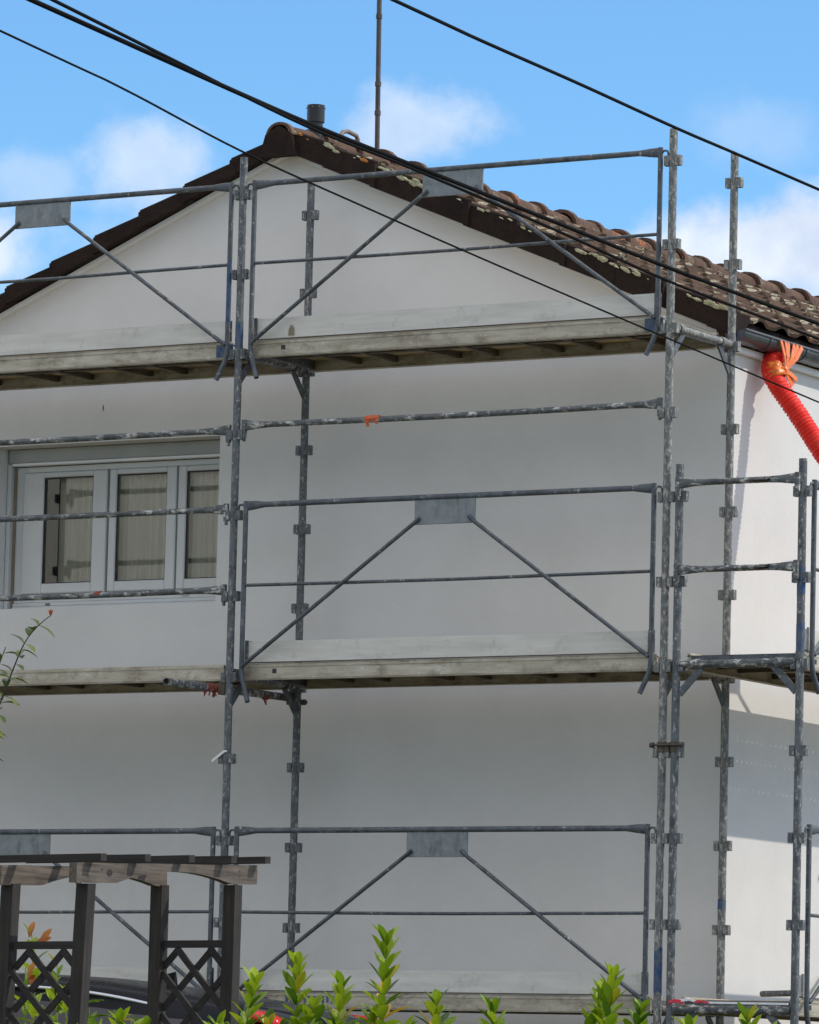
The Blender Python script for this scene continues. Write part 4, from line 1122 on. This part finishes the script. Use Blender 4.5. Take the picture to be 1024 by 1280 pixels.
for c, a, b, s in (((-.5448, .8199, .1755), 118, 66, .60), ((-.4992, .8472, .1862), 92, 50, .60), ((-.4368, .8820, .1660), 170, 62, .95), ((-.42, .892, .161), 140, 85, .9),
                   ((-.5712, .8051, .1585), 95, 62, .85), ((-.5600, .8098, .1742), 80, 46, .35), ((-.541, .825, .163), 200, 50, .45), ((-.445, .8760, .1868), 95, 55, .22)):
    c = Vector(c).normalized(); eh = c.cross(Vector((0, 0, 1))).normalized(); ev = eh.cross(c)
    d = vm('SUBTRACT', dirv, tuple(c)).outputs['Vector']
    h = mm('DIVIDE', vm('DOT_PRODUCT', d, tuple(eh)).outputs['Value'], a*PX*1.25)
    v = mm('DIVIDE', vm('DOT_PRODUCT', d, tuple(ev)).outputs['Value'], b*PX*1.25)
    r2 = mm('SQRT', mm('ADD', mm('MULTIPLY', h, h), mm('MULTIPLY', v, v)))
    r2 = mm('ADD', r2, mm('MULTIPLY', mm('SUBTRACT', nz.outputs['Fac'], .5), 2.3))
    f = nt.nodes.new('ShaderNodeMapRange'); f.interpolation_type = 'SMOOTHSTEP'
    nt.links.new(r2, f.inputs['Value']); f.inputs['From Min'].default_value = 1.05; f.inputs['From Max'].default_value = .30
    f.inputs['To Min'].default_value = 0; f.inputs['To Max'].default_value = s
    total = f.outputs[0] if total is None else mm('MAXIMUM', total, f.outputs[0])
# scattered cloud over the rest of the sky
gen = nt.nodes.new('ShaderNodeMapRange'); gen.interpolation_type = 'SMOOTHSTEP'
nt.links.new(nz2.outputs['Fac'], gen.inputs['Value']); gen.inputs['From Min'].default_value = .30; gen.inputs['From Max'].default_value = .48
front = vm('DOT_PRODUCT', dirv, (-.504, .856, .113)).outputs['Value']
fr = nt.nodes.new('ShaderNodeMapRange'); nt.links.new(front, fr.inputs['Value']); fr.inputs['From Min'].default_value = .985; fr.inputs['From Max'].default_value = .95
el = nt.nodes.new('ShaderNodeMapRange'); el.interpolation_type = 'SMOOTHSTEP'
nt.links.new(vm('DOT_PRODUCT', dirv, (0, 0, 1)).outputs['Value'], el.inputs['Value']); el.inputs['From Min'].default_value = .15; el.inputs['From Max'].default_value = .70
el.inputs['To Min'].default_value = .42; el.inputs['To Max'].default_value = 1
far = mm('MULTIPLY', mm('MULTIPLY', gen.outputs[0], fr.outputs[0]), mm('MULTIPLY', el.outputs[0], .97))
skyc = mix(nt, 1.0, sky.outputs['Color'], (SKYTINT := (.66, .95, 1.12)), 'MULTIPLY')
nz3 = nt.nodes.new('ShaderNodeTexNoise'); nz3.inputs['Scale'].default_value = 70; nz3.inputs['Detail'].default_value = 6
nt.links.new(dirv, nz3.inputs['Vector'])
cloudc = ramp(nt, nz3.outputs['Fac'], [(.3, (.70, .76, .86)), (.65, (.98, 1.0, 1.0))])
cloudc = mix(nt, 1.0, cloudc, (5.6, 5.9, 6.5), 'MULTIPLY')
cm = mix(nt, far, mix(nt, total, skyc, cloudc), (6.9, 6.8, 7.0))
nt.links.new(cm, bg.inputs['Color']); bg.inputs['Strength'].default_value = .135

cam = bpy.data.cameras.new('camera'); co = bpy.data.objects.new('camera', cam); COL.objects.link(co); scene.camera = co
cam.sensor_fit = 'VERTICAL'; cam.sensor_height = 24; cam.sensor_width = 24; cam.lens = 24*6441.43/1280
cam.clip_end = 2000; cam.clip_start = .5
yaw, pitch, roll = -.5323, .1132, .02445
f = Vector((math.sin(yaw)*math.cos(pitch), math.cos(yaw)*math.cos(pitch), math.sin(pitch)))
r = Vector((math.cos(yaw), -math.sin(yaw), 0)); u = r.cross(f)
r2, u2 = math.cos(roll)*r + math.sin(roll)*u, -math.sin(roll)*r + math.cos(roll)*u
mw = Matrix((r2, u2, -f)).transposed().to_4x4(); mw.translation = (16.9253, -26.6096, -.5354); co.matrix_world = mw
scene.view_settings.view_transform = 'Standard'; scene.view_settings.look = 'None'
scene.view_settings.exposure = 0.3; scene.view_settings.gamma = 1
scene.render.engine = 'CYCLES'
scene.cycles.max_bounces = 8; scene.cycles.transparent_max_bounces = 12
